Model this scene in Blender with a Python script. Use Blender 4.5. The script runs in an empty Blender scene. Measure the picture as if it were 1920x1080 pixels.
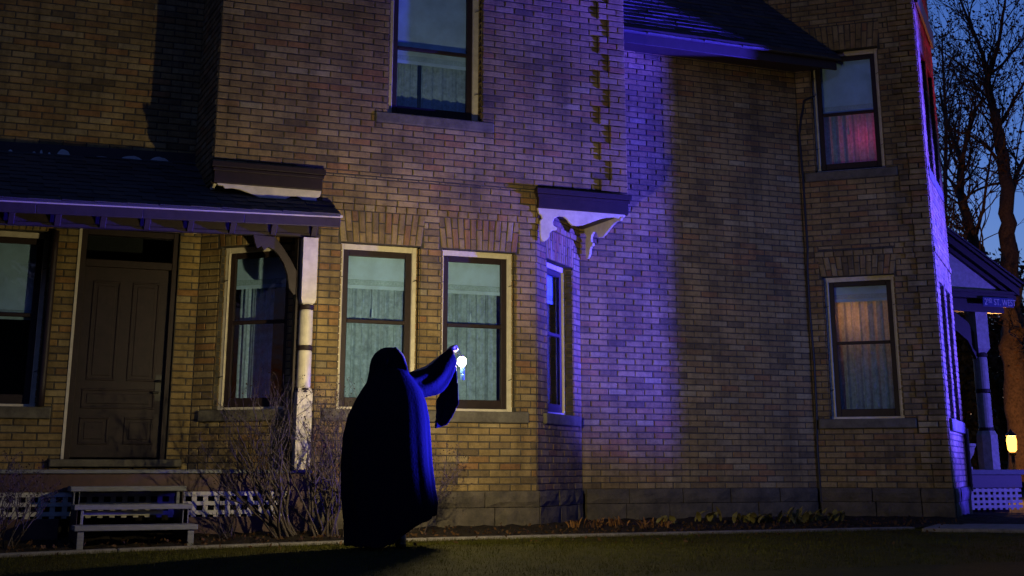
import bpy, bmesh, math, random
from math import sin, cos, pi, radians, sqrt
from mathutils import Vector, Matrix
R = random.Random(7)
S5 = sqrt(.5)
scene = bpy.context.scene
COL = scene.collection

# ------------------------------------------------------------------ camera, sky, light, exposure
cam_d = bpy.data.cameras.new('camera'); cam = bpy.data.objects.new('camera', cam_d); COL.objects.link(cam)
cam.location = (0, 0, .68)
cam.rotation_euler = (radians(90 + 15.6706), 0, radians(-23.1164))
cam_d.sensor_width = 36; cam_d.sensor_fit = 'HORIZONTAL'
cam_d.lens = 48.738; cam_d.shift_y = -.20287
cam_d.clip_start = .1; cam_d.clip_end = 600
scene.camera = cam

w = bpy.data.worlds.new('World'); scene.world = w; w.use_nodes = True
nt = w.node_tree; nt.nodes.clear()
sky = nt.nodes.new('ShaderNodeTexSky'); sky.sky_type = 'NISHITA'; sky.sun_disc = False
sky.sun_elevation = radians(-1.0); sky.sun_rotation = radians(30); sky.altitude = 700
sky.air_density = 1.0; sky.dust_density = .3; sky.ozone_density = 4.3
bg = nt.nodes.new('ShaderNodeBackground'); bg.inputs['Strength'].default_value = .15
wo = nt.nodes.new('ShaderNodeOutputWorld')
nt.links.new(sky.outputs[0], bg.inputs[0]); nt.links.new(bg.outputs[0], wo.inputs[0])

EXPO = 2.35                      # a long night exposure: the sky keeps its own dusk strength, lamps stay small
K = 2 ** -EXPO
def lamp(name, kind, loc, power, col, aim=None, radius=.05, spot=None, blend=.5):
    d = bpy.data.lights.new(name, kind); d.energy = power * K; d.color = col
    if kind in ('POINT', 'SPOT'): d.shadow_soft_size = radius
    if kind == 'SPOT': d.spot_size = radians(spot); d.spot_blend = blend
    o = bpy.data.objects.new(name, d); COL.objects.link(o); o.location = loc
    if aim is not None:
        o.rotation_euler = (Vector(aim) - Vector(loc)).to_track_quat('-Z', 'Y').to_euler()
    return o
LANTERN = (4.144, 10.75, 1.5245)
lamp('lantern_light', 'POINT', LANTERN, 195, (1, .81, .40), radius=.03)
lamp('lantern_beam', 'SPOT', LANTERN, 215, (1, .81, .40), aim=(5.0, 13.8, 1.75), radius=.03, spot=105, blend=1)
FLOOD = (22.0, 9.87, 1.3)
lamp('blue_floodlight', 'SPOT', FLOOD, 4500, (.055, .045, 1), aim=(4, 13.8, 4.4), radius=.22, spot=34, blend=1)
lamp('blue_wall_floodlight', 'SPOT', FLOOD, 76000, (.06, .045, 1), aim=(8.6, 15.6, 3.5), radius=.22, spot=23.5, blend=.55)
lamp('blue_corner_floodlight', 'SPOT', FLOOD, 30000, (.055, .04, 1), aim=(12.3, 14.45, .9), radius=.2, spot=9.5, blend=.6)
lamp('added_blue_fill', 'SPOT', (15.0, 7.0, 2.2), 1300, (.10, .18, 1), aim=(9.9, 14.8, 2.6), radius=.3, spot=38, blend=1)  # added fill lamp that cools the brick of recessed wall and right wing
lamp('blue_gable_floodlight', 'SPOT', FLOOD, 125000, (.06, .04, 1), aim=(6.8, 13.8, 7.5), radius=.22, spot=18, blend=1)
lamp('blue_eaves_floodlight', 'SPOT', FLOOD, 85000, (.055, .03, 1), aim=(.6, 13.2, 3.02), radius=.2, spot=6.2, blend=.6)
lamp('blue_shrub_floodlight', 'SPOT', FLOOD, 18000, (.05, .03, 1), aim=(3.4, 13.2, .95), radius=.2, spot=6, blend=.8)
lamp('blue_porch_floodlight', 'SPOT', (20.5, 11.0, 1.0), 2600, (.12, .09, 1), aim=(15.6, 17, 2.4), radius=.2, spot=60, blend=.8)
lamp('blue_rim_spot', 'SPOT', (13.0, 11.0, 1.5), 160000, (.035, .035, 1), aim=(3.75, 10.6, 1.22), radius=.08, spot=10, blend=.8)  # extra unseen spot, added only for the blue rim along the cloak
lamp('red_floodlight', 'SPOT', (19.0, 17.0, 3.0), 1600, (1, .02, .14), aim=(12.9, 15.0, 6.2), radius=.1, spot=16, blend=.9)
lamp('red_room_lamp', 'POINT', (11.327, 14.62, 4.86), 3.5, (1, .03, .09), radius=.08)
lamp('amber_reflection_lamp', 'POINT', (11.12, 14.86, 2.55), 7, (1, .26, .05), radius=.1)  # added lamp behind the curtain, imitates amber-lit leaves mirrored in the pane
scene.view_settings.view_transform = 'Standard'; scene.view_settings.look = 'None'
scene.view_settings.exposure = EXPO; scene.view_settings.gamma = 1; scene.view_settings.use_curve_mapping = False
scene.cycles.use_denoising = True
scene.cycles.max_bounces = 8; scene.cycles.transparent_max_bounces = 16
scene.cycles.sample_clamp_indirect = 3.0
scene.cycles.caustics_reflective = False; scene.cycles.caustics_refractive = False

# ------------------------------------------------------------------ materials
def new_mat(name):
    m = bpy.data.materials.new(name); m.use_nodes = True
    t = m.node_tree; t.nodes.clear()
    out = t.nodes.new('ShaderNodeOutputMaterial'); b = t.nodes.new('ShaderNodeBsdfPrincipled')
    t.links.new(b.outputs[0], out.inputs[0])
    return m, t, b, out
def N(t, kind, **kw):
    n = t.nodes.new(kind)
    for k, v in kw.items():
        if k in n.inputs: n.inputs[k].default_value = v
        else: setattr(n, k, v)
    return n
def pos(t):
    return t.nodes.new('ShaderNodeNewGeometry').outputs['Position']
def noise(t, vec, scale, detail=4, rough=.55):
    n = N(t, 'ShaderNodeTexNoise'); n.inputs['Scale'].default_value = scale
    n.inputs['Detail'].default_value = detail; n.inputs['Roughness'].default_value = rough
    t.links.new(vec, n.inputs['Vector']); return n.outputs['Fac']
def ramp(t, fac, stops):
    r = N(t, 'ShaderNodeValToRGB'); e = r.color_ramp.elements
    while len(e) < len(stops): e.new(.5)
    for i, (p, c) in enumerate(stops):
        e[i].position = p; e[i].color = (c[0], c[1], c[2], 1) if not isinstance(c, (int, float)) else (c, c, c, 1)
    t.links.new(fac, r.inputs[0]); return r.outputs[0]
def mix(t, fac, a, b, mode='MIX'):
    n = N(t, 'ShaderNodeMix', data_type='RGBA', blend_type=mode)
    if isinstance(fac, (int, float)): n.inputs[0].default_value = fac
    else: t.links.new(fac, n.inputs[0])
    for s, v in ((6, a), (7, b)):
        if isinstance(v, tuple): n.inputs[s].default_value = (v[0], v[1], v[2], 1)
        else: t.links.new(v, n.inputs[s])
    return n.outputs[2]
def bump(t, b, h, dist, strength=1):
    n = N(t, 'ShaderNodeBump'); n.inputs['Strength'].default_value = strength; n.inputs['Distance'].default_value = dist
    t.links.new(h, n.inputs['Height']); t.links.new(n.outputs[0], b.inputs['Normal'])
def plain(name, c1, c2=None, scale=6, rough=.7, bscale=60, bdist=.003, spec=.4, stretch=None):
    m, t, b, _ = new_mat(name); p = pos(t)
    if stretch:
        mp = N(t, 'ShaderNodeMapping'); mp.inputs['Scale'].default_value = stretch; t.links.new(p, mp.inputs[0]); p = mp.outputs[0]
    c2 = c2 or tuple(x * .7 for x in c1)
    f = noise(t, p, scale, 6, .65)
    t.links.new(ramp(t, f, [(.33, c2), (.66, c1)]), b.inputs['Base Color'])
    b.inputs['Roughness'].default_value = rough; b.inputs['Specular IOR Level'].default_value = spec
    if bdist: bump(t, b, noise(t, p, bscale, 5, .6), bdist)
    return m
BRICKS = [(0, (.16, .115, .065)), (.12, (.25, .175, .085)), (.32, (.33, .235, .110)), (.50, (.285, .195, .085)),
          (.66, (.36, .275, .15)), (.84, (.30, .185, .08)), (.945, (.315, .165, .07)), (.97, (.21, .15, .085)), (1, (.40, .33, .20))]
def brick_mat(name, source):
    m, t, b, _ = new_mat(name); p = pos(t)
    if source == 'object':
        rnd = t.nodes.new('ShaderNodeObjectInfo').outputs['Random']
    else:
        a = N(t, 'ShaderNodeAttribute', attribute_name='rnd'); rnd = a.outputs['Fac']
    base = ramp(t, rnd, BRICKS)
    f1 = noise(t, p, 17, 6, .7); f2 = noise(t, p, 95, 4, .7); f3 = noise(t, p, 2.1, 4, .6)
    c = mix(t, .75, base, ramp(t, f1, [(.25, .42), (.5, .95), (.8, 1.2)]), 'MULTIPLY')
    c = mix(t, .6, c, ramp(t, f2, [(.3, .6), (.7, 1.15)]), 'MULTIPLY')
    c = mix(t, .65, c, ramp(t, f3, [(.33, .42), (.62, 1.1)]), 'MULTIPLY')
    mp = N(t, 'ShaderNodeMapping'); mp.inputs['Scale'].default_value = (5, 5, .45); t.links.new(p, mp.inputs[0])
    c = mix(t, .55, c, ramp(t, noise(t, mp.outputs[0], 1.3, 5, .65), [(.34, .45), (.55, 1.05)]), 'MULTIPLY')
    t.links.new(c, b.inputs['Base Color'])
    b.inputs['Roughness'].default_value = .82; b.inputs['Specular IOR Level'].default_value = .3
    h = mix(t, .5, noise(t, p, 40, 5, .7), noise(t, p, 190, 3, .6))
    bump(t, b, h, .006)
    return m
M = {}
BRICKS = [(p_, (c_[0], c_[1], c_[2] * .8)) for p_, c_ in BRICKS]
M['brick'] = brick_mat('buff_brick', 'object'); M['brickwork'] = brick_mat('buff_brickwork', 'attr')
M['mortar'] = plain('mortar', (.085, .075, .06), (.04, .037, .032), 14, .95, 90, .004, .1)
M['stone'] = plain('sandstone', (.125, .105, .072), (.055, .048, .036), 5, .9, 30, .014, .2)
M['sill'] = plain('sill_stone', (.16, .145, .10), (.08, .07, .052), 7, .85, 45, .006, .2)
M['cream'] = plain('cream_paint', (.66, .60, .46), (.50, .45, .34), 11, .5, 120, .0015)
M['brown'] = plain('brown_paint', (.030, .018, .0165), (.018, .0115, .011), 14, .55, 90, .002, .25)
M['redbrown'] = plain('red_brown_paint', (.075, .034, .025), (.045, .022, .018), 9, .55, 70, .002, .4)
M['trimgrey'] = plain('dark_trim_paint', (.036, .024, .026), (.024, .016, .018), 12, .5, 80, .002, .35)
M['greywood'] = plain('grey_painted_wood', (.20, .205, .205), (.13, .135, .135), 10, .6, 60, .003, .35, (1, 8, 8))
M['white'] = plain('white_paint', (.48, .46, .40), (.30, .29, .25), 16, .6, 90, .002)
M['concrete'] = plain('concrete', (.24, .22, .19), (.13, .12, .105), 12, .9, 70, .004, .2)
M['soil'] = plain('soil', (.035, .027, .018), (.014, .011, .008), 9, .95, 40, .02, .1)
M['lawn'] = plain('lawn', (.035, .032, .008), (.018, .018, .005), 5, .95, 60, .02, .1)
M['ground'] = plain('ground', (.03, .033, .018), (.018, .02, .01), .6, .95, 8, .03, .1)
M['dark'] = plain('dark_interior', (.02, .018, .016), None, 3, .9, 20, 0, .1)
M['cable'] = plain('black_cable', (.012, .012, .012), None, 9, .5, 60, 0)
M['metal'] = plain('dark_metal', (.014, .013, .012), None, 20, .5, 90, .001, .4)
M['bark'] = plain('bark', (.12, .085, .06), (.05, .037, .028), 18, .9, 30, .02, .15)
M['twig'] = plain('twig', (.085, .065, .055), (.04, .03, .026), 30, .65, 120, .001, .35)
M['cloak'] = None
def foliage(name, c1, c2, scale=3, rough=.6, trans=.25):
    m, t, b, out = new_mat(name); p = pos(t)
    c = ramp(t, noise(t, p, scale, 3), [(.3, c2), (.7, c1)])
    t.links.new(c, b.inputs['Base Color']); b.inputs['Roughness'].default_value = rough; b.inputs['Specular IOR Level'].default_value = .12
    tr = N(t, 'ShaderNodeBsdfTranslucent'); t.links.new(c, tr.inputs[0])
    mx = N(t, 'ShaderNodeMixShader'); mx.inputs[0].default_value = trans
    t.links.new(b.outputs[0], mx.inputs[1]); t.links.new(tr.outputs[0], mx.inputs[2]); t.links.new(mx.outputs[0], out.inputs[0])
    return m
M['grass'] = foliage('grass_blades', (.075, .080, .006), (.045, .036, .004), 1.3)
M['leaf'] = foliage('dry_leaf', (.11, .055, .02), (.05, .03, .015), 9)
M['hosta'] = foliage('fading_leaf', (.25, .23, .05), (.12, .085, .03), 14)
M['withered'] = foliage('withered_leaf', (.34, .17, .05), (.15, .07, .025), 18)
M['needles'] = foliage('needles', (.035, .045, .022), (.018, .022, .012), 4)
M['budleaf'] = foliage('shrub_bud', (.07, .045, .03), (.03, .022, .018), 20)
def shingle_mat(name):
    m, t, b, _ = new_mat(name); p = pos(t)
    rnd = t.nodes.new('ShaderNodeObjectInfo').outputs['Random']
    a = N(t, 'ShaderNodeAttribute', attribute_name='rnd')
    s = N(t, 'ShaderNodeMath', operation='ADD'); t.links.new(rnd, s.inputs[0]); t.links.new(a.outputs['Fac'], s.inputs[1])
    fr = N(t, 'ShaderNodeMath', operation='FRACT'); t.links.new(s.outputs[0], fr.inputs[0])
    base = ramp(t, fr.outputs[0], [(0, (.022, .022, .025)), (.5, (.045, .044, .046)), (1, (.06, .055, .052))])
    c = mix(t, .8, base, ramp(t, noise(t, p, 160, 3), [(.35, .5), (.65, 1.3)]), 'MULTIPLY')
    t.links.new(c, b.inputs['Base Color']); b.inputs['Roughness'].default_value = .78
    bump(t, b, noise(t, p, 220, 2), .003)
    return m
M['shingle'] = shingle_mat('asphalt_shingle')
def cloak_mat():
    m, t, b, _ = new_mat('black_velvet'); p = pos(t)
    b.inputs['Base Color'].default_value = (.007, .006, .013, 1); b.inputs['Roughness'].default_value = .9
    b.inputs['Specular IOR Level'].default_value = .03
    bump(t, b, noise(t, p, 60, 4, .6), .004)
    return m
M['cloak'] = cloak_mat()
M['skin'] = plain('skin', (.45, .27, .20), (.38, .22, .16), 30, .5, 200, .0005)
M['leather'] = plain('black_leather', (.015, .014, .014), None, 20, .3, 80, .001, .5)
def glass_mat(name, rough=.02, tint=(.92, .985, 1.0), wob=.6):
    m, t, b, out = new_mat(name); t.nodes.remove(b)
    tr = N(t, 'ShaderNodeBsdfTransparent'); tr.inputs[0].default_value = (*tint, 1)
    gl = N(t, 'ShaderNodeBsdfGlossy'); gl.inputs['Roughness'].default_value = rough
    fr = N(t, 'ShaderNodeLayerWeight'); fr.inputs[0].default_value = .5
    bp = N(t, 'ShaderNodeBump'); bp.inputs['Strength'].default_value = wob; bp.inputs['Distance'].default_value = .004
    t.links.new(noise(t, pos(t), 7, 2), bp.inputs['Height']); t.links.new(bp.outputs[0], gl.inputs['Normal'])
    pw = N(t, 'ShaderNodeMath', operation='POWER'); t.links.new(fr.outputs['Facing'], pw.inputs[0]); pw.inputs[1].default_value = 5
    sm = N(t, 'ShaderNodeMath', operation='MULTIPLY_ADD'); t.links.new(pw.outputs[0], sm.inputs[0]); sm.inputs[1].default_value = .9; sm.inputs[2].default_value = .045
    mx = N(t, 'ShaderNodeMixShader')
    t.links.new(sm.outputs[0], mx.inputs[0]); t.links.new(tr.outputs[0], mx.inputs[1]); t.links.new(gl.outputs[0], mx.inputs[2])
    t.links.new(mx.outputs[0], out.inputs[0]); return m
M['glass'] = glass_mat('window_glass')
def cloth(name, col, hole=0, hscale=60, trans=.35, stretch=(1, 1, 1)):
    m, t, b, out = new_mat(name); p = pos(t)
    mp = N(t, 'ShaderNodeMapping'); mp.inputs['Scale'].default_value = stretch; t.links.new(p, mp.inputs[0])
    f = noise(t, mp.outputs[0], hscale, 4, .7)
    c = ramp(t, noise(t, p, 5, 4), [(.3, tuple(x * .75 for x in col)), (.7, col)])
    t.links.new(c, b.inputs['Base Color']); b.inputs['Roughness'].default_value = .9; b.inputs['Specular IOR Level'].default_value = .1
    tr = N(t, 'ShaderNodeBsdfTranslucent'); t.links.new(c, tr.inputs[0])
    mx = N(t, 'ShaderNodeMixShader'); mx.inputs[0].default_value = trans
    t.links.new(b.outputs[0], mx.inputs[1]); t.links.new(tr.outputs[0], mx.inputs[2])
    if hole:
        tp = N(t, 'ShaderNodeBsdfTransparent'); m2 = N(t, 'ShaderNodeMixShader')
        t.links.new(ramp(t, f, [(hole - .18, .6), (hole + .18, 1)]), m2.inputs[0])
        t.links.new(tp.outputs[0], m2.inputs[1]); t.links.new(mx.outputs[0], m2.inputs[2]); t.links.new(m2.outputs[0], out.inputs[0])
    else: t.links.new(mx.outputs[0], out.inputs[0])
    return m
M['lace'] = cloth('lace_curtain_cloth', (.48, .63, .86), .45, 20)
M['shade'] = cloth('roller_shade_cloth', (.60, .77, 1.0), 0, 30, .3)
M['band'] = cloth('lace_trim_cloth', (.54, .70, .84), .5, 70, .3)
def emit(name, col, strength, clear=0):
    m, t, b, out = new_mat(name); t.nodes.remove(b)
    e = N(t, 'ShaderNodeEmission'); e.inputs[0].default_value = (*col, 1); e.inputs[1].default_value = strength * K
    if clear:
        tp = N(t, 'ShaderNodeBsdfTransparent'); ad = N(t, 'ShaderNodeAddShader')
        t.links.new(e.outputs[0], ad.inputs[0]); t.links.new(tp.outputs[0], ad.inputs[1]); t.links.new(ad.outputs[0], out.inputs[0])
    else: t.links.new(e.outputs[0], out.inputs[0])
    return m
M['glow'] = emit('lantern_glow', (1, .9, .7), 14, 1)
M['lampglow'] = emit('street_lamp_glow', (1, .36, .05), 3.4, 1)
M['clearblue'] = plain('clear_tube', (.04, .10, .35), None, 20, .2, 60, 0, .6)
M['signblue'] = plain('blue_enamel', (.03, .05, .20), None, 9, .35, 60, 0, .5)
M['signwhite'] = plain('white_enamel', (.7, .7, .72), None, 9, .4, 60, 0, .5)
M['snow'] = plain('flaked_paint', (.55, .58, .6), None, 9, .8, 60, .002)

# ------------------------------------------------------------------ mesh building
class MB:
    def __init__(s): s.v = []; s.f = []; s.r = []
    def add(s, vs, fs, rnd=0.):
        o = len(s.v); s.v += [tuple(x) for x in vs]; s.f += [tuple(i + o for i in f) for f in fs]; s.r += [rnd] * len(vs)
    def hexa(s, c, rnd=0.):          # 8 corners: bottom ring 0-3, top ring 4-7
        s.add(c, [(3, 2, 1, 0), (4, 5, 6, 7), (0, 1, 5, 4), (1, 2, 6, 5), (2, 3, 7, 6), (3, 0, 4, 7)], rnd)
    def box(s, x0, x1, y0, y1, z0, z1, rnd=0.):
        s.hexa([(x0, y0, z0), (x1, y0, z0), (x1, y1, z0), (x0, y1, z0), (x0, y0, z1), (x1, y0, z1), (x1, y1, z1), (x0, y1, z1)], rnd)
    def tube(s, pts, rad, n=6, cap=True):
        pts = [Vector(p) for p in pts]; m = len(pts)
        if not isinstance(rad, (list, tuple)): rad = [rad] * m
        up = Vector((.13, .21, .97)); vs = []
        for i, p in enumerate(pts):
            d = (pts[min(i + 1, m - 1)] - pts[max(i - 1, 0)])
            d = d.normalized() if d.length > 1e-9 else Vector((0, 0, 1))
            a = d.cross(up)
            if a.length < 1e-3: a = d.cross(Vector((1, 0, 0)))
            a.normalize(); b = d.cross(a)
            for k in range(n):
                q = 2 * pi * k / n; vs.append(p + (a * cos(q) + b * sin(q)) * rad[i])
        fs = [(i * n + k, i * n + (k + 1) % n, (i + 1) * n + (k + 1) % n, (i + 1) * n + k) for i in range(m - 1) for k in range(n)]
        if cap: fs += [tuple(range(n))[::-1], tuple(range((m - 1) * n, m * n))]
        s.add(vs, fs)
    def lathe(s, c, prof, n=20, square=0):     # prof: (radius, z)
        vs = []
        for r, z in prof:
            for k in range(n):
                q = 2 * pi * (k + .5) / n; vs.append((c[0] + r * cos(q), c[1] + r * sin(q), c[2] + z))
        m = len(prof)
        fs = [(i * n + k, i * n + (k + 1) % n, (i + 1) * n + (k + 1) % n, (i + 1) * n + k) for i in range(m - 1) for k in range(n)]
        fs += [tuple(range(n))[::-1], tuple(range((m - 1) * n, m * n))]
        s.add(vs, fs)
    def prism(s, poly, fr, t0, t1):            # poly of (a, b); fr(a, b, t) -> xyz
        n = len(poly)
        s.add([fr(a, b, t0) for a, b in poly] + [fr(a, b, t1) for a, b in poly],
              [tuple(range(n)), tuple(range(2 * n - 1, n - 1, -1))] + [(i, i + n, (i + 1) % n + n, (i + 1) % n) for i in range(n)])
    def data(s, name, mat, smooth=False, normals=False):
        me = bpy.data.meshes.new(name); me.from_pydata(s.v, [], s.f); me.update()
        a = me.attributes.new('rnd', 'FLOAT', 'POINT'); a.data.foreach_set('value', s.r)
        if normals:
            b = bmesh.new(); b.from_mesh(me); bmesh.ops.recalc_face_normals(b, faces=b.faces); b.to_mesh(me); b.free()
        if smooth: me.polygons.foreach_set('use_smooth', [True] * len(me.polygons))
        me.materials.append(mat); return me
    def build(s, name, mat, parent=None, smooth=False, normals=True):
        return link(name, s.data(name, mat, smooth, normals), parent)
def wpos(o):
    v = Vector((0, 0, 0))
    while o: v += o.location; o = o.parent
    return v
def link(name, data, parent=None):
    o = bpy.data.objects.new(name, data); COL.objects.link(o)
    if parent: o.parent = parent; o.location = -wpos(parent)
    return o
def tag(o, label=None, cat=None, group=None, kind=None):
    for k, v in (('label', label), ('category', cat), ('group', group), ('kind', kind)):
        if v: o[k] = v
    return o
def thing(name, label, cat, loc, group=None):
    o = bpy.data.objects.new(name, None); COL.objects.link(o); o.location = loc; o.empty_display_size = .2
    return tag(o, label, cat, group)
def bevel(o, wdt=.006, seg=2):
    m = o.modifiers.new('edge', 'BEVEL'); m.width = wdt; m.segments = seg; m.limit_method = 'ANGLE'; m.angle_limit = radians(40); return o

class Wall:
    def __init__(s, o, u, length):
        s.o = o; s.u = u; s.n = (u[1], -u[0]); s.L = length
    def P(s, a, z, off=0.):          # off > 0: outwards
        return (s.o[0] + s.u[0] * a + s.n[0] * off, s.o[1] + s.u[1] * a + s.n[1] * off, z)
    def box(s, mb, a0, a1, z0, z1, f0, f1, rnd=0.):
        P = s.P
        mb.hexa([P(a0, z0, f0), P(a1, z0, f0), P(a1, z0, f1), P(a0, z0, f1), P(a0, z1, f0), P(a1, z1, f0), P(a1, z1, f1), P(a0, z1, f1)], rnd)
    def fr(s, base=0.):
        return lambda a, b, t: s.P(a, b, t + base)

# ------------------------------------------------------------------ ground
def kerb_z(x):
    xs = [(-3, -.05), (.65, .0), (2, .03), (4.7, .065), (6, .07), (9.5, .077), (14, .08)]
    if x <= xs[0][0]: return xs[0][1]
    for (a, b), (c, d) in zip(xs, xs[1:]):
        if x <= c: return b + (d - b) * (x - a) / (c - a)
    return xs[-1][1]
KY = 12.82
def lawn_z(x, y):
    e = kerb_z(x) - .028
    mnd = .085 * math.exp(-((x - 3.7) / 1.9) ** 2 - ((y - 10.5) / 1.2) ** 2)
    return e + mnd - .012 * max(0, 10 - y)
def grid(fn, xs, ys):
    mb = MB(); nx = len(xs)
    mb.add([(x, y, fn(x, y)) for y in ys for x in xs],
           [(j * nx + i, j * nx + i + 1, (j + 1) * nx + i + 1, (j + 1) * nx + i) for j in range(len(ys) - 1) for i in range(nx - 1)])
    return mb
def lin(a, b, n): return [a + (b - a) * i / (n - 1) for i in range(n)]
g = MB(); g.add([(-300, -60, -.12), (300, -60, -.12), (300, 400, -.12), (-300, 400, -.12)], [(0, 1, 2, 3)])
tag(g.build('ground', M['ground'], normals=False), kind='structure')
tag(grid(lambda x, y: lawn_z(x, y) + .004 * sin(9 * x + 5 * y), lin(-9, 24, 100), lin(4, KY, 50)).build('lawn', M['lawn'], smooth=True, normals=False), kind='structure')
def bed_z(x, y):
    z = kerb_z(x) - .01 + .065 * min(1, max(0, (y - KY) / .8)) + .012 * sin(13 * x) * sin(11 * y)
    return z + .01 * sin(37 * x + 3 * y)
tag(grid(bed_z, lin(-9, 12.3, 200), lin(KY + .02, 15.0, 26)).build('soil_bed', M['soil'], smooth=True, normals=False), kind='structure')
tag(grid(lambda x, y: .06 + .02 * sin(x * 2.1) * sin(y * 1.7), lin(11.2, 40, 60), lin(KY + .02, 60, 60)).build('side_lawn', M['ground'], smooth=True, normals=False), kind='structure')
k = MB(); x = -8.
while x < 10.2:
    x1 = x + 1.4
    z0, z1 = kerb_z(x), kerb_z(x1)
    for zz in [0]:
        k.hexa([(x + .004, KY - .05, z0 - .12), (x1 - .004, KY - .05, z1 - .12), (x1 - .004, KY + .05, z1 - .12), (x + .004, KY + .05, z0 - .12),
                (x + .004, KY - .05, z0), (x1 - .004, KY - .05, z1), (x1 - .004, KY + .05, z1 + .002), (x + .004, KY + .05, z0 + .002)])
    x = x1
tag(bevel(k.build('kerb', M['concrete']), .012), kind='structure')
p = MB(); p.hexa([(9.9, 12.3, -.02), (11.6, 10.9, -.02), (12.6, 12.1, -.02), (10.9, 13.25, -.02), (9.9, 12.3, .088), (11.6, 10.9, .086), (12.6, 12.1, .088), (10.9, 13.25, .088)])
tag(bevel(p.build('path', M['concrete']), .015), kind='structure')

# ------------------------------------------------------------------ house
CH, BL, Z0 = .0705, .2365, .46
xL, xR, AY, BY = 3.743, 6.177, 13.8, 14.82
bL, bR = 2.604, 7.316
xBC, CD = 10.408, (11.532, 13.694)
house = thing('house', 'buff brick Victorian house with canted bay, overhanging upper storey and dark roof', 'house', (6, 15, .1))
WA = Wall((0, AY), (1, 0), 10)                  # bay front, s = x
WB = Wall((0, BY), (1, 0), 12)                  # recessed walls, s = x
WE = Wall((xR, AY), (S5, S5), 1.4425)           # right canted side of the bay
WL = Wall((xL - 1.02, BY), (S5, -S5), 1.4425)   # left canted side of the bay
WBX = Wall((bL, BY), (0, -1), 1.02)             # left flank of the upper storey
WBR = Wall((bR, AY), (0, 1), 1.2)
WC = Wall((xBC, BY), (S5, -S5), 1.59)           # right wing, left face
WD = Wall(CD, (S5, S5), 2.2)                    # right wing, far face

OPEN = {}      # wall -> openings for brickwork (s0, s1, z0, z1)
HOLE = {}      # wall -> real holes
walls_regions = [
    ('bay', WA, [(xL, xR, Z0, 3.66), (bL, bR, 3.66, 7.6)]),
    ('door', WB, [(-2.2, xL - 1.02, .3, 3.66), (-2.2, bL, 3.66, 7.6)]), ('rec', WB, [(xR + 1.02, xBC, Z0, 6.4)]),
    ('canR', WE, [(0, 1.4425, Z0, 3.66)]), ('canL', WL, [(0, 1.4425, .3, 3.66)]),
    ('boxL', WBX, [(0, 1.02, 3.45, 7.6)]), ('boxR', WBR, [(0, 1.2, 3.45, 7.6)]),
    ('wingC', WC, [(0, 1.59, Z0, 8.6), (-1.6, 0, 5.5, 8.6)]), ('wingD', WD, [(0, 2.2, Z0, 8.6)]),
]
def opening(wl, s0, s1, z0, z1, arch=.345, sill=None):
    HOLE.setdefault(id(wl), []).append((s0, s1, z0, z1))
    o = OPEN.setdefault(id(wl), []); o.append((s0, s1, z0, z1))
    if arch: o.append((s0 - .03, s1 + .03, z1, z1 + arch))
    if sill: o.append(sill)
brick_list = []      # (wall, s0, s1, z0, z1, protrusion)
stuff = MB()         # all brickwork that is not picked out one by one
def brick_into(mb, wl, s0, s1, z0, z1, pr, rnd, tilt=0.):
    j = lambda a: R.uniform(-a, a)
    b = .006; P = wl.P
    back = [P(s0, z0, -.012), P(s1, z0, -.012), P(s1, z1, -.012), P(s0, z1, -.012)]
    mid = [P(s0 + j(.0015), z0 + j(.001), pr - b), P(s1 + j(.0015), z0 + j(.001), pr - b), P(s1 + j(.0015), z1 + j(.001), pr - b), P(s0 + j(.0015), z1 + j(.001), pr - b)]
    f = [b + R.uniform(-.002, .005) for _ in range(4)]
    fro = [P(s0 + f[0], z0 + f[1] * .7, pr + j(.001)), P(s1 - f[1], z0 + f[2] * .7, pr + j(.001)), P(s1 - f[2], z1 - f[3] * .7, pr + j(.001)), P(s0 + f[3], z1 - f[0] * .7, pr + j(.001))]
    fs = []
    for a in (0, 4):
        fs += [(a + i, a + (i + 1) % 4, a + 4 + (i + 1) % 4, a + 4 + i) for i in range(4)]
    fs.append((8, 9, 10, 11))
    mb.add(back + mid + fro, fs, rnd)
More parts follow.
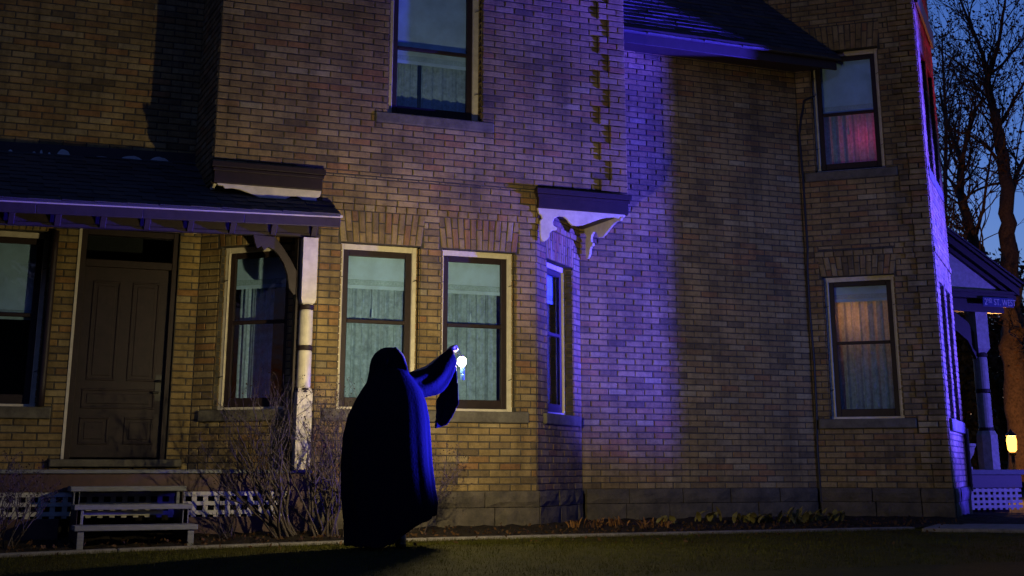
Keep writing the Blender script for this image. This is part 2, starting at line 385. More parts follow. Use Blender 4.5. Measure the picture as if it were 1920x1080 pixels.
def lay(wl, region, extra_prot=None):
    s_a, s_b, z_a, z_b = region
    ops = OPEN.get(id(wl), [])
    k0 = int(round((z_a - Z0) / CH)) - 1
    kk = k0
    while True:
        z0 = Z0 + kk * CH; z1 = z0 + CH
        if z0 >= z_b - .02: break
        if z1 > z_a + .02:
            cuts = sorted({s_a, s_b} | {min(max(v, s_a), s_b) for o in ops if o[2] < z1 and o[3] > z0 for v in o[:2]})
            segs = []
            for a, b in zip(cuts, cuts[1:]):
                if b - a < 1e-4: continue
                mid = (a + b) / 2; lo, hi = max(z0, z_a), min(z1, z_b)
                for o in ops:
                    if o[0] < mid < o[1] and o[2] < hi and o[3] > lo:
                        if o[2] <= lo + 1e-4: lo = max(lo, o[3])
                        elif o[3] >= hi - 1e-4: hi = min(hi, o[2])
                        else: hi = min(hi, o[2])
                if hi - lo < .016: continue
                if segs and abs(segs[-1][1] - a) < 1e-4 and abs(segs[-1][2] - lo) < 1e-4 and abs(segs[-1][3] - hi) < 1e-4: segs[-1][1] = b
                else: segs.append([a, b, lo, hi])
            for a, b, lo, hi in segs:
                off = (kk % 2) * BL / 2
                st = math.floor((a - s_a - off) / BL) * BL + s_a + off
                while st < b:
                    u0, u1 = max(st, a), min(st + BL, b)
                    if 0 < b - u1 < .035: u1 = b
                    if u0 - a < .035 and u0 > a: u0 = a
                    if u1 - u0 > .035:
                        pr = .007 + R.uniform(-.0025, .0025)
                        if extra_prot: pr += extra_prot(kk, (u0 + u1) / 2)
                        dz_ = R.uniform(-.0018, .0018); brick_list.append((wl, u0 + .0055 + R.uniform(-.002, .002), u1 - .0055 + R.uniform(-.002, .002), lo + .005 + dz_, hi - .006 + dz_, pr))
                    st += BL
        kk += 1
def arch_bricks(wl, s0, s1, z0, h=.335):
    n = max(4, int(round((s1 - s0 + .06) / CH))); a0 = s0 - .03; stp = (s1 - s0 + .06) / n; c = (s0 + s1) / 2
    for i in range(n):
        u0 = a0 + i * stp + .005; u1 = a0 + (i + 1) * stp - .005
        split = z0 + (h * .34 if i % 2 else h * .66)
        for (za, zb) in ((z0 + .006, split - .005), (split + .005, z0 + h - .004)):
            r = R.random(); o = len(stuff.v)
            brick_into(stuff, wl, u0, u1, za, zb, .007 + R.uniform(-.002, .002), r)
            # fan outwards a little towards the top
            for q in range(o, len(stuff.v)):
                x, y, z = stuff.v[q]; sh = ((u0 + u1) / 2 - c) * .10 * ((z - z0) / h - .5)
                stuff.v[q] = (x + wl.u[0] * sh, y + wl.u[1] * sh, z)
def course_of_headers(wl, s0, s1, z0, pr=.022):
    n = int(round((s1 - s0) / (BL / 2))); st = (s1 - s0) / n
    for i in range(n):
        brick_into(stuff, wl, s0 + i * st + .005, s0 + (i + 1) * st - .005, z0 + .004, z0 + CH - .004, pr + R.uniform(-.004, .004), R.random())

# ---- windows
def grid_cloth(wl, s0, s1, z0, z1, off, amp, waves, name, mat, parent, thick=0., seed=0, n=60, flare=0):
    mb = MB(); r = random.Random(seed); ph = [r.uniform(0, 6) for _ in range(4)]; nz = 8
    vs = []
    for jz in range(nz):
        z = z0 + (z1 - z0) * jz / (nz - 1)
        for i in range(n):
            q = i / (n - 1); a = s0 + (s1 - s0) * q + flare * sin(q * 9 + ph[1]) * (1 - jz / nz)
            o = off + amp * (sin(waves * 6.28 * q + ph[0] + .25 * jz * .3) + .5 * sin(waves * 2.3 * 6.28 * q + ph[2]))
            vs.append(wl.P(a, z, o))
    mb.add(vs, [(j * n + i, j * n + i + 1, (j + 1) * n + i + 1, (j + 1) * n + i) for j in range(nz - 1) for i in range(n - 1)])
    return mb.build(name, mat, parent, smooth=True, normals=False)
def window(wl, s0, s1, z0, z1, rail=.5, depth=.10, shade=None, curtain='full', casing='cream', sill=True, seed=1, tassel=False, cas_w=.058, label=None, sash_w=.062, arch=True, brickrev=True, room=.75):
    zs = z0 - .115
    sl = (s0 - .145, s1 + .145, zs, z0 + .002) if sill is True else sill
    opening(wl, s0, s1, z0, z1, .345 if arch else 0, sl)
    c = MB(); d = -depth
    wl.box(c, s0, s0 + cas_w, z0, z1, d, d - .09); wl.box(c, s1 - cas_w, s1, z0, z1, d, d - .09)
    wl.box(c, s0 + cas_w, s1 - cas_w, z1 - cas_w, z1, d - .0015, d - .09); wl.box(c, s0 + cas_w, s1 - cas_w, z0, z0 + .03, d - .0015, d - .09)
    for e in (s0 + cas_w - .012, s1 - cas_w + .002): wl.box(c, e, e + .01, z0 + .03, z1 - cas_w, d + .008, d - .004)
    win = c.build('window', M[casing], house); bevel(win, .005)
    if label: win['label'] = label
    a0, a1, b0, b1 = s0 + cas_w, s1 - cas_w, z0 + .03, z1 - cas_w
    f = MB(); e = d - .02; t = e - .04
    wl.box(f, a0, a0 + sash_w, b0, b1, e, t); wl.box(f, a1 - sash_w, a1, b0, b1, e, t)
    wl.box(f, a0 + sash_w, a1 - sash_w, b1 - sash_w, b1, e - .001, t); wl.box(f, a0 + sash_w, a1 - sash_w, b0, b0 + sash_w * 1.5, e - .001, t)
    zr = z0 + (z1 - z0) * rail
    wl.box(f, a0 + sash_w, a1 - sash_w, zr - .019, zr + .019, e + .004, t)
    bevel(f.build('sash', M['brown'], win), .006)
    for za, zb in ((b0 + sash_w * 1.5, zr - .019), (zr + .019, b1 - sash_w)):
        gmb = MB(); wl.box(gmb, a0 + sash_w - .004, a1 - sash_w + .004, za - .004, zb + .004, e - .022, e - .026); gmb.build('pane', M['glass'], win)
    hk = MB()
    for zz in (z0 + (z1 - z0) * .2, z0 + (z1 - z0) * .79):
        for ss in (s0 + cas_w * .5, s1 - cas_w * .5):
            hk.tube([wl.P(ss - .02, zz - .008, d + .012), wl.P(ss, zz, d + .022), wl.P(ss + .022, zz + .01, d + .008)], .004, 5)
    hk.build('hook', M['metal'], win)
    if sl:
        sb = MB(); wl.box(sb, sl[0] + .004, sl[1] - .004, sl[2], z0, .045 if z0 < 4 else .022, -depth - .05)
        bevel(sb.build('sill', M['sill'], win), .014)
    # reveals: mortar-backed brick ends
    rv = MB()
    for ss, dd in ((s0, -1), (s1, 1)): wl.box(rv, min(ss, ss + dd * .05), max(ss, ss + dd * .05), z0 - .0, z1, -.014, -depth - .12)
    wl.box(rv, s0 - .05, s1 + .05, z1, z1 + .05, -.014, -depth - .12)
    rv.build('reveal', M['mortar'], win)
    if brickrev:
        for ss, dd in ((s0, 1), (s1, -1)):
            side = Wall(wl.P(ss, 0)[:2], (-wl.n[0] * 1, -wl.n[1] * 1), depth) if dd == -1 else Wall(wl.P(ss, 0, -depth)[:2], (wl.n[0], wl.n[1]), depth)
            kk = int((z0 - Z0) / CH) + 1
            while Z0 + (kk + 1) * CH < z1 + .01:
                brick_into(stuff, side, .004, depth - .006, Z0 + kk * CH + .005, Z0 + kk * CH + CH - .006, .003, R.random()); kk += 1
    # behind the glass
    w0, w1 = a0 + .02, a1 - .02
    if shade:
        zsd = z1 - (z1 - z0) * shade
        sh = MB(); wl.box(sh, w0, w1 - .03, zsd, b1, e - .075, e - .078); sh.build('roller_shade', M['shade'], win)
        bd = MB(); wl.box(bd, w0, w1 - .03, zsd - .055, zsd - .002, e - .075, e - .078); bd.build('lace_trim', M['band'], win)
        hm = MB(); wl.box(hm, w0, w1 - .028, zsd - .095, zsd - .057, e - .074, e - .08); hm.build('shade_hem', M['shade'], win)
        if tassel:
            tm = MB(); sm = (w0 + w1) / 2 - .02
            tm.tube([wl.P(sm, zsd - .09, e - .068), wl.P(sm, zsd - .30, e - .068)], .0025, 5)
            tm.tube([wl.P(sm, zsd - .30, e - .068), wl.P(sm, zsd - .33, e - .068), wl.P(sm, zsd - .39, e - .068)], [.006, .011, .015], 6)
            tm.build('tassel', M['shade'], win)
    if curtain == 'full':
        grid_cloth(wl, w0 - .01, w1 - .02, b0 - .03, b1 - .02, e - .16, .024, 6, 'lace_curtain', M['lace'], win, seed=seed)
    elif curtain == 'split':
        m = w0 + (w1 - w0) * .36
        grid_cloth(wl, w0 - .02, m, b0 - .03, b1 - .02, e - .16, .012, 3, 'lace_curtain', M['lace'], win, seed=seed)
        grid_cloth(wl, m + .05, w1, b0 - .03, b1 - .02, e - .16, .012, 4, 'lace_curtain', M['lace'], win, seed=seed + 1)
    elif curtain == 'part':
        grid_cloth(wl, w0 + .02, w0 + (w1 - w0) * .62, b0 - .03, b1 - .1, e - .16, .014, 4, 'lace_curtain', M['lace'], win, seed=seed)
    bk = MB(); wl.box(bk, s0 - .25, s1 + .25, z0 - .2, z1 + .2, e - .05 - room, e - .07 - room); bk.build('room_back', M['dark'], win)
    return win
SILL_BAY = (3.82, 6.075, 1.145, 1.262)
window(WA, 3.973, 4.84, 1.26, 2.945, .53, shade=.21, tassel=True, seed=3, sill=SILL_BAY, label='lit ground-floor window with lace curtain left of the raised arm')
window(WA, 5.082, 5.935, 1.26, 2.945, .53, shade=.21, tassel=True, seed=5, sill=False, label='lit ground-floor window with lace curtain behind the lantern')
window(WA, 4.44, 5.53, 4.37, 6.02, .475, shade=.56, curtain='split', seed=8, cas_w=.075, label='upper window with torn lace curtain')
window(WE, .33, 1.19, 1.262, 2.945, .53, shade=.2, seed=9, label='narrow-looking blue-lit window in the canted side')
window(WL, .25, 1.11, 1.262, 2.945, .53, shade=.2, curtain='part', seed=11)
window(WB, .22, 1.20, 1.275, 3.02, .52, shade=.45, curtain=None, seed=12)
window(WC, .20, 1.09, 1.275, 3.03, .53, shade=.12, seed=14, label='window with amber reflection in its upper half, imitated by a lamp inside')
window(WC, .20, 1.09, 4.385, 6.0, .485, shade=.44, seed=15, tassel=True, label='window glowing red behind its lower curtain')
window(WD, .35, .98, 1.275, 2.96, .53, seed=16, sill=(.10, 2.02, 1.13, 1.277), depth=.06, room=.05)
window(WD, 1.2, 1.85, 1.275, 2.96, .53, seed=17, sill=False, depth=.06, room=.05)
window(WD, .35, .98, 4.385, 6.0, .5, seed=18, sill=(.10, 2.02, 4.25, 4.387), depth=.06, room=.05)
window(WD, 1.2, 1.85, 4.385, 6.0, .5, seed=19, sill=False, depth=.06, room=.05)
OPEN[id(WA)].append(SILL_BAY)
# door opening
DX0, DX1, DZ0, DZ1 = 1.50, 2.50, .775, 3.09
opening(WB, DX0, DX1, DZ0, DZ1, .3, (1.36, 2.645, .70, .776))
# string courses and the flat arches above openings
ZS = Z0 + 40 * CH           # 3.28
for wl, a, b in ((WA, xL, xR), (WE, 0, 1.4425), (WL, 0, 1.4425), (WC, 0, 1.59), (WD, 0, 2.2)):
    OPEN.setdefault(id(wl), []).append((a, b, ZS, ZS + CH)); course_of_headers(wl, a, b, ZS)
for wl, s0, s1, z1, h in ((WA, 3.973, 4.84, 2.945, .335), (WA, 5.082, 5.935, 2.945, .335), (WA, 4.44, 5.53, 6.02, .34), (WE, .33, 1.19, 2.945, .335),
                          (WL, .25, 1.11, 2.945, .335), (WC, .2, 1.09, 3.03, .25), (WC, .2, 1.09, 6.0, .34), (WB, .22, 1.2, 3.02, .33), (WB, DX0, DX1, DZ1, .29),
                          (WD, .35, .98, 2.96, .32), (WD, 1.2, 1.85, 2.96, .32), (WD, .35, .98, 6.0, .34), (WD, 1.2, 1.85, 6.0, .34)):
    arch_bricks(wl, s0, s1, z1, h)
# toothed corner strips stand 3.5 cm proud of the wall
def quoin(a, b, lw, rw):
    def f(k, s):
        long = (k // 3) % 2
        if rw and s > b - (.345 if long else .215): return .023
        if lw and s < a + (.30 if long else .18): return .006
        return 0.
    return f
for nm, wl, regs in walls_regions:
    for rg in regs:
        if wl is WA and rg[2] > 3:
            ep = quoin(bL, bR, 1, 1)
            for o in ((bR - .345, bR, 3, 9),): pass
        elif wl is WC: ep = quoin(0, 1.59, 0, 1)
        else: ep = None
        # split rows at the toothed edge so that no brick straddles it
        if ep and (wl is WA or rg[0] >= 0):
            zz = rg[2]; k0 = int(round((rg[2] - Z0) / CH))
            e = rg[1]
            while zz < rg[3] - .02:
                grp = (k0 // 3); kn = (grp + 1) * 3; zt = min(Z0 + kn * CH, rg[3])
                edge = e - (.345 if grp % 2 else .215)
                lay(wl, (rg[0], edge, zz, zt), ep if wl is WA else None); lay(wl, (edge, e, zz, zt), ep)
                k0 = kn; zz = zt
        else: lay(wl, rg, None)
# backing of the walls, with real openings
def backing(wl, regs, name):
    mb = MB()
    for (a0, a1, z0, z1) in regs:
        hs = [h for h in HOLE.get(id(wl), [])]
        cs = sorted({a0, a1} | {min(max(v, a0), a1) for h in hs for v in h[:2]}); cz = sorted({z0, z1} | {min(max(v, z0), z1) for h in hs for v in h[2:]})
        for i in range(len(cs) - 1):
            for j in range(len(cz) - 1):
                ms, mz = (cs[i] + cs[i + 1]) / 2, (cz[j] + cz[j + 1]) / 2
                if any(h[0] < ms < h[1] and h[2] < mz < h[3] for h in hs): continue
                mb.add([wl.P(cs[i], cz[j]), wl.P(cs[i + 1], cz[j]), wl.P(cs[i + 1], cz[j + 1]), wl.P(cs[i], cz[j + 1])], [(0, 1, 2, 3)])
    o = mb.build(name, M['mortar'], house, normals=False); return o
backs = {}
for nm, wl, regs in walls_regions:
    backs[nm] = backing(wl, [(r[0], r[1], max(0, r[2] - .05) if r[2] < 1 else r[2], r[3]) for r in regs], 'wall')
# the bricks: the 300 that show largest as objects, the rest as one mesh
def showing(b):
    wl, s0, s1, z0, z1, pr = b
    c = Vector(wl.P((s0 + s1) / 2, (z0 + z1) / 2)) - Vector((0, 0, .68)); d = c.length
    fac = abs((c.x * wl.n[0] + c.y * wl.n[1]) / d)
    return (s1 - s0) * (z1 - z0) * fac / d ** 2
def in_view(b):
    x, y, z = b[0].P((b[1] + b[2]) / 2, (b[3] + b[4]) / 2)
    if b[0] is WA and 3.2 < x < 4.15 and z < 1.5: return False      # behind the shrub and the person
    return b[0] is WA and z < 6.1
order = sorted([i for i, b in enumerate(brick_list) if in_view(b)], key=lambda i: -showing(brick_list[i]))
chosen = set(order[:300])
unit = []
for v in range(6):
    mb = MB(); brick_into(mb, Wall((0, 0), (1, 0), 1), -.113, .113, -.03, .03, .007, 0.)
    unit.append(mb.data('brick', M['brick'], normals=True))
for i, b in enumerate(brick_list):
    wl, s0, s1, z0, z1, pr = b
    if i in chosen:
        o = bpy.data.objects.new('brick', unit[R.randrange(6)]); COL.objects.link(o); o.parent = backs['bay']
        o.location = wl.P((s0 + s1) / 2, (z0 + z1) / 2, pr - .007); o.scale = ((s1 - s0) / .226, 1, (z1 - z0) / .06)
    else: brick_into(stuff, wl, s0, s1, z0, z1, pr, R.random())
tag(stuff.build('brickwork', M['brickwork'], house), kind='stuff')
# stone foundation
unit_st = None
def stones(wl, a0, a1, parent, lo=-.02):
    for z0, z1, ph in ((.303, .458, 0), (lo, .297, .3)):
        s = a0
        while s < a1 - .01:
            L = R.uniform(.5, .72); e = min(s + L, a1)
            if a1 - e < .2: e = a1
            mb = MB(); n = 5; pr = .045 + R.uniform(-.008, .012); vs = []
            for jz in range(4):
                for i in range(n):
                    q = i / (n - 1); edge = (i in (0, n - 1)) or (jz in (0, 3))
                    vs.append(wl.P(s + .006 + (e - s - .012) * q, z0 + (z1 - z0) * jz / 3, pr - (.018 if edge else 0) + R.uniform(-.006, .008)))
            fs = [(j * n + i, j * n + i + 1, (j + 1) * n + i + 1, (j + 1) * n + i) for j in range(3) for i in range(n - 1)]
            o = len(vs); vs += [wl.P(s + .006, z0, -.03), wl.P(e - .006, z0, -.03), wl.P(e - .006, z1, -.03), wl.P(s + .006, z1, -.03)]
            top = [3 * n + i for i in range(n)]; bot = list(range(n))
            fs += [tuple(top + [o + 2, o + 3]), tuple(bot[::-1] + [o, o + 1]), tuple([j * n for j in range(4)] + [o + 3, o]), tuple([j * n + n - 1 for j in range(3, -1, -1)] + [o + 1, o + 2])]
            mb.add(vs, fs); mb.build('stone', M['stone'], parent)
            s = e
for wl, a0, a1, nm in ((WA, xL - .02, xR + .02, 'bay'), (WE, 0.02, 1.40, 'canR'), (WB, xR + 1.06, xBC - .03, 'rec'), (WC, .03, 1.6, 'wingC'), (WD, .02, 2.2, 'wingD')):
    stones(wl, a0, a1, backs[nm])
# closing the shell
sh = MB()
bx, by = WD.P(2.2, 0)[:2]
loop = [(bx, by), (bx, 22), (-2.2, 22), (-2.2, BY)]
for (xa, ya), (xb, yb) in zip(loop, loop[1:]): sh.add([(xa, ya, 0), (xb, yb, 0), (xb, yb, 8.6), (xa, ya, 8.6)], [(0, 1, 2, 3)])
sh.add([(-2.2, BY, 7.6), (bL, BY, 7.6), (bL, AY, 7.6), (bR, AY, 7.6), (bR, 22, 7.6), (-2.2, 22, 7.6)], [(0, 1, 2, 3, 4, 5)])
cx0, cy0 = WC.P(-1.6, 0)[:2]
sh.add([(cx0, cy0, 8.6), (CD[0], CD[1], 8.6), (bx, by, 8.6), (bx, 22, 8.6), (cx0, 22, 8.6)], [(0, 1, 2, 3, 4)])
sh.add([(bR, BY + .03, 6.25), (bx, BY + .6, 6.25), (bx, 22, 6.25), (bR, 22, 6.25)], [(0, 1, 2, 3)])
sh.add([(bR, AY, 3.5), (bR, 22, 3.5), (bR, 22, 7.6), (bR, AY, 7.6)], [(0, 1, 2, 3)])
sh.build('rear_shell', M['dark'], house, normals=False)
# soffit under the overhanging corners
sf = MB(); sf.prism([(bL, AY + .01), (xL + .05, AY + .01), (xL - 1.0, BY), (bL, BY)], lambda a, b, t: (a, b, t), 3.452, 3.50)
sf.build('soffit', M['trimgrey'], house); sf = MB(); sf.prism([(xR - .05, AY + .01), (bR, AY + .01), (bR, BY), (xR + 1.0, BY)], lambda a, b, t: (a, b, t), 3.452, 3.50)
sf.build('soffit', M['trimgrey'], house)
def corner_trim(x0, x1, mirror):
    mb = MB()
    WA.box(mb, x0, x1, 3.455, 3.63, .055, -.02); WA.box(mb, x0 - .03, x1 + .03, 3.612, 3.672, .085, -.02); WA.box(mb, x0 - .015, x1 + .015, 3.575, 3.61, .068, -.02)
    xs = x1 if not mirror else x0
    mb.box(xs - .01 if mirror else xs - .03, xs + .03 if mirror else xs + .01, AY + .02, BY - .02, 3.455, 3.63)
    o = mb.build('corner_fascia', M['brown'], house); bevel(o, .006)
    prof = [(0, 0), (1.085, 0), (1.07, -.02), (1.02, -.025), (1.0, -.05), (.93, -.04), (.85, -.05), (.76, -.075), (.66, -.115), (.56, -.155), (.48, -.17), (.42, -.165), (.385, -.14), (.36, -.105),
            (.315, -.078), (.26, -.075), (.205, -.10), (.18, -.145), (.19, -.185), (.235, -.205), (.225, -.235), (.175, -.24), (.145, -.27), (.14, -.31), (.115, -.345), (.075, -.37), (.045, -.36), (.03, -.30), (.028, -.14), (.055, -.115), (.045, -.08), (.015, -.06)]
    for pl in (0, 1):
        b = MB()
        if pl == 0:
            fr = (lambda a, z, t: ((x1 - a if mirror else x0 + a), AY - t, 3.454 + z))
        else:
            xx = x0 + .01 if mirror else x1 - .04
            fr = (lambda a, z, t, xx=xx: (xx + t, BY - .0 - a * .93, 3.454 + z))
        b.prism(prof, fr, 0., .032)
        bevel(b.build('scroll_board', M['cream'], o), .004)
corner_trim(xR + .01, bR - .01, False); corner_trim(bL + .01, xL - .01, True)
# door
dr = MB()
WB.box(dr, DX0 + .06, DX1 - .06, DZ0 + .02, 2.70, -.09, -.14)
door = dr.build('door', M['brown'], house)
pn = [(.16, .44, 1.55, 2.56), (.56, .84, 1.55, 2.56), (.13, .86, 1.27, 1.47), (.13, .42, .92, 1.19), (.57, .86, .92, 1.19)]
for a, b, z0, z1 in pn:
    a += DX0; b += DX0; q = MB()
    for (u0, u1, v0, v1) in ((a, b, z0, z0 + .022), (a, b, z1 - .022, z1), (a, a + .022, z0 + .022, z1 - .022), (b - .022, b, z0 + .022, z1 - .022)): WB.box(q, u0, u1, v0, v1, -.078, -.1)
    WB.box(q, a + .05, b - .05, z0 + .05, z1 - .05, -.083, -.1)
    bevel(q.build('door_panel', M['brown'], door), .006)
q = MB(); WB.box(q, DX1 - .145, DX1 - .085, 1.36, 1.62, -.088, -.09 + .008); q.lathe(WB.P(DX1 - .115, 1.55, -.05), [(.012, -.01), (.026, -.006), (.03, 0), (.024, .012), (.01, .018)], 12)
q.tube([WB.P(DX1 - .115, 1.44, -.085), WB.P(DX1 - .115, 1.44, -.04), WB.P(DX1 - .17, 1.44, -.035)], .011, 8); q.build('door_handle', M['metal'], door)
q = MB(); WB.box(q, DX0, DX0 + .06, DZ0, DZ1, -.03, -.15); WB.box(q, DX1 - .06, DX1, DZ0, DZ1, -.03, -.15); WB.box(q, DX0 + .06, DX1 - .06, DZ1 - .06, DZ1, -.032, -.15); WB.box(q, DX0 + .06, DX1 - .06, 2.70, 2.775, -.034, -.15)
bevel(q.build('door_frame', M['brown'], house), .005)
q = MB(); WB.box(q, DX0 - .03, DX0 - .002, DZ0, DZ1 + .02, .018, -.05); q.build('door_casing', M['cream'], house)
q = MB(); WB.box(q, DX0 + .06, DX1 - .06, 2.775, DZ1 - .06, -.10, -.105); q.build('transom_pane', M['glass'], house)
q = MB(); WB.box(q, DX0 - .3, DX1 + .3, .5, 3.2, -.6, -.62); q.build('hall_back', M['dark'], house)
q = MB(); WB.box(q, 1.36, 2.645, .702, .774, .10, -.14); bevel(q.build('door_sill', M['sill'], house), .012)
q = MB(); q.tube([WB.P(1.235, z, .045) for z in lin(1.28, 3.03, 9)], .036, 12); q.build('downspout', M['trimgrey'], house, smooth=True)
# cable running down the inner corner
q = MB(); cz = [5.35, 5.25, 5.1, 4.9, 4.2, 3.4, 3.1, 2.6, 2.0, 1.4, .9, .3, .1]
q.tube([WC.P(.25, 5.4, .03)] + [WC.P(.10 - .07 * min(1, i / 3) + .012 * sin(i * 1.7), z, .022) for i, z in enumerate(cz)], .014, 7); q.build('cable', M['cable'], house, smooth=True)
# roof above the recessed wall
ER, EZ, SL = 14.42, 5.93, 1.31
q = MB(); q.box(bR + .004, 10.80, ER, ER + .03, EZ - .20, EZ - .02); q.box(bR + .004, 10.83, ER - .045, ER - .002, EZ - .075, EZ - .005); q.box(bR + .004, 10.6, ER + .03, BY, EZ - .17, EZ - .15)
bevel(q.build('eaves_board', M['trimgrey'], house), .006)
q = MB(); q.hexa([(bR, ER - .05, EZ - .03), (12.2, ER - .05, EZ - .03), (12.2, 17.2, EZ - .03 + SL * 2.78), (bR, 17.2, EZ - .03 + SL * 2.78), (bR, ER - .05, EZ), (12.2, ER - .05, EZ), (12.2, 17.2, EZ + SL * 2.78), (bR, 17.2, EZ + SL * 2.78)])
for c in [0]: pass
roof = MB()
sl_len = sqrt(1 + SL * SL)
for r_ in range(26):
    d0 = r_ * .085; y0 = ER - .055 + d0 / sl_len; zz = EZ + (y0 - ER) * SL
    y1 = y0 + .12 / sl_len; z1 = zz + .12 / sl_len * SL
    x = bR + .002 - (r_ % 2) * .1
    xe = xBC - (y0 - BY)        # where the roof meets the wing
    while x < xe:
        wd = R.uniform(.15, .26); a, b = max(x, bR + .003), min(x + wd - .006, xe); x += wd
        if b - a < .02: continue
        t = .012 + R.uniform(0, .006); l = R.uniform(-.008, .008)
        roof.hexa([(a, y0 + l, zz - .004), (b, y0 + l, zz - .004), (b, y1, z1 - .004), (a, y1, z1 - .004), (a, y0 + l - .008, zz + t), (b, y0 + l - .008, zz + t), (b, y1, z1 + .003), (a, y1, z1 + .003)], R.random())
q2 = MB(); q2.prism([(bR, ER - .04), (xBC - (ER - .04 - BY), ER - .04), (xBC - 2.3, BY + 2.3), (bR, BY + 2.3)], lambda a, b, t: (a, b, EZ + (b - ER) * SL + t), -.03, -.006)
rf = q2.build('roof', M['shingle'], house)
tag(roof.build('shingles', M['shingle'], rf), kind='stuff')
# far-face trim: rake board and downspout on the right wing
q = MB(); q.tube([WD.P(2.12, z, .04) for z in (.4, 1.2)], .03, 8); q.build('downspout', M['trimgrey'], house)
q = MB(); q.hexa([WD.P(.05, 6.55, .05), WD.P(2.1, 6.5, .05), WD.P(2.1, 6.5, 0.02), WD.P(.05, 6.55, .02), WD.P(.05, 6.75, .06), WD.P(2.1, 6.7, .06), WD.P(2.1, 6.7, .02), WD.P(.05, 6.75, .02)]); q.build('cornice', M['trimgrey'], house)

# ------------------------------------------------------------------ side porch
porch = thing('porch', 'side porch with dark shingled roof, turned cream post and white lattice skirt', 'porch', (1.5, 14.2, .1))
PX0, PX1, PY = -2.0, 3.735, 13.75
sag = lambda x: -.022 * (3.8 - x)
def beam(mb, x0, x1, y0, y1, z0, z1, n=6):
    for i in range(n):
        a, b = x0 + (x1 - x0) * i / n, x0 + (x1 - x0) * (i + 1) / n
        mb.hexa([(a, y0, z0 + sag(a)), (b, y0, z0 + sag(b)), (b, y1, z0 + sag(b)), (a, y1, z0 + sag(a)), (a, y0, z1 + sag(a)), (b, y0, z1 + sag(b)), (b, y1, z1 + sag(b)), (a, y1, z1 + sag(a))])
q = MB(); q.box(PX0, PX1, PY - .03, BY, .642, .676); bevel(q.build('deck', M['greywood'], porch), .006)
q = MB(); q.box(PX0, PX1 - .01, PY, PY + .03, .478, .641); bevel(q.build('skirt_board', M['redbrown'], porch), .005)
q = MB(); q.box(PX0, 1.40, PY + .004, PY + .034, .06, .245); q.box(2.56, PX1 - .01, PY + .004, PY + .034, .06, .245); bevel(q.build('base_board', M['redbrown'], porch), .005)
q = MB(); q.box(3.50, PX1 - .01, PY + .002, PY + .03, .246, .477); q.build('corner_board', M['redbrown'], porch)
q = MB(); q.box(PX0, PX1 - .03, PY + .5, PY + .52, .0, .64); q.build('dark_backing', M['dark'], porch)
lat = MB(); lat.box(PX0, 3.50, PY + .034, PY + .04, .463, .477); lat = lat.build('lattice', M['white'], porch)
def slat(x0, x1, y0, y1, z0, z1):
    b = MB(); j = R.uniform(-.002, .002); b.box(x0, x1, y0 + j, y1 + j, z0, z1); b.build('slat', M['white'], lat)
for (za, zb) in ((.435, .476), (.352, .388), (.268, .306)):
    slat(PX0, 3.499, PY + .008, PY + .016, za, zb)
x = -.5
while x < 3.45:
    slat(x, x + .047, PY + .018, PY + .026, .247, .476); x += .1065
# post
POX, POY = 3.60, 13.68
q = MB(); hw = .078
def sq(mb, z0, z1, h, ch=.012): mb.lathe((POX, POY, 0), [(h * 1.30, z0), (h * 1.414, z0 + ch), (h * 1.414, z1 - ch), (h * 1.30, z1)], 4)
q.lathe((POX, POY, 0), [(hw * 1.38, .676), (hw * 1.38, 1.40), (hw * 1.15, 1.45)], 4)
for v in range(len(q.v)):
    pass
q.lathe((POX, POY, 0), [(.055, 1.44), (.070, 1.46), (.070, 1.80), (.062, 1.82)], 24); q.lathe((POX, POY, 0), [(.062, 1.86), (.070, 1.88), (.068, 2.20), (.06, 2.22)], 24)
q.lathe((POX, POY, 0), [(hw * .8, 2.262), (hw * 1.2, 2.28), (hw * 1.38, 2.32), (hw * 1.38, 2.935)], 4)
post = q.build('post', M['cream'], porch)
for z in (1.425, 1.84, 2.24):
    q = MB(); q.lathe((POX, POY, 0), [(.058, z - .028), (.074, z - .02), (.078, z - .008), (.07, z), (.078, z + .008), (.074, z + .02), (.058, z + .028)], 24); q.build('post_ring', M['brown'], post, smooth=True)
q = MB(); q.box(POX - .105, POX - .085, POY + .03, POY + .15, .68, 2.93); q.build('pilaster', M['brown'], porch)
# frieze, rafters, fascia
q = MB(); beam(q, PX0, 3.70, 13.68, 13.74, 2.955, 3.13); beam(q, PX0, 3.71, 13.665, 13.679, 2.955, 2.985); q.build('frieze', M['trimgrey'], porch)
for i in range(-6, 8):
    xx = .70 + .415 * i; q = MB()
    z = 2.985 + sag(xx)
    q.prism([(13.664, z - .03), (13.650, z - .03), (13.565, z + .09), (13.565, z + .16), (13.664, z + .16)], lambda a, b, t, xx=xx: (xx + t, a, b), 0, .058)
    bevel(q.build('rafter_tail', M['trimgrey'], porch), .005)
q = MB(); beam(q, PX0, 3.865, 13.48, 13.51, 3.037, 3.135); bevel(q.build('fascia', M['trimgrey'], porch), .005)
q = MB(); beam(q, PX0, 3.88, 13.452, 13.48, 3.131, 3.153); q.build('drip_edge', M['cream'], porch)
q = MB(); beam(q, PX0, 3.84, 13.51, 13.68, 3.152, 3.166); q.build('soffit', M['trimgrey'], porch)
# arched bracket
bk = [(470, 448), (474, 462), (479, 474), (487, 469), (493, 477), (501, 470), (512, 474), (523, 484), (534, 500), (542, 520), (546, 545), (555, 556), (560, 556), (560, 512), (548, 492), (530, 468), (514, 450)]
pts = [(3.02 + (a - 470) / 196., 2.945 - (b - 447) / 187.) for a, b in bk]
q = MB(); q.prism(pts, lambda a, b, t: (a, 13.66 + t, b), 0, .05); bevel(q.build('arched_bracket', M['trimgrey'], porch), .004)
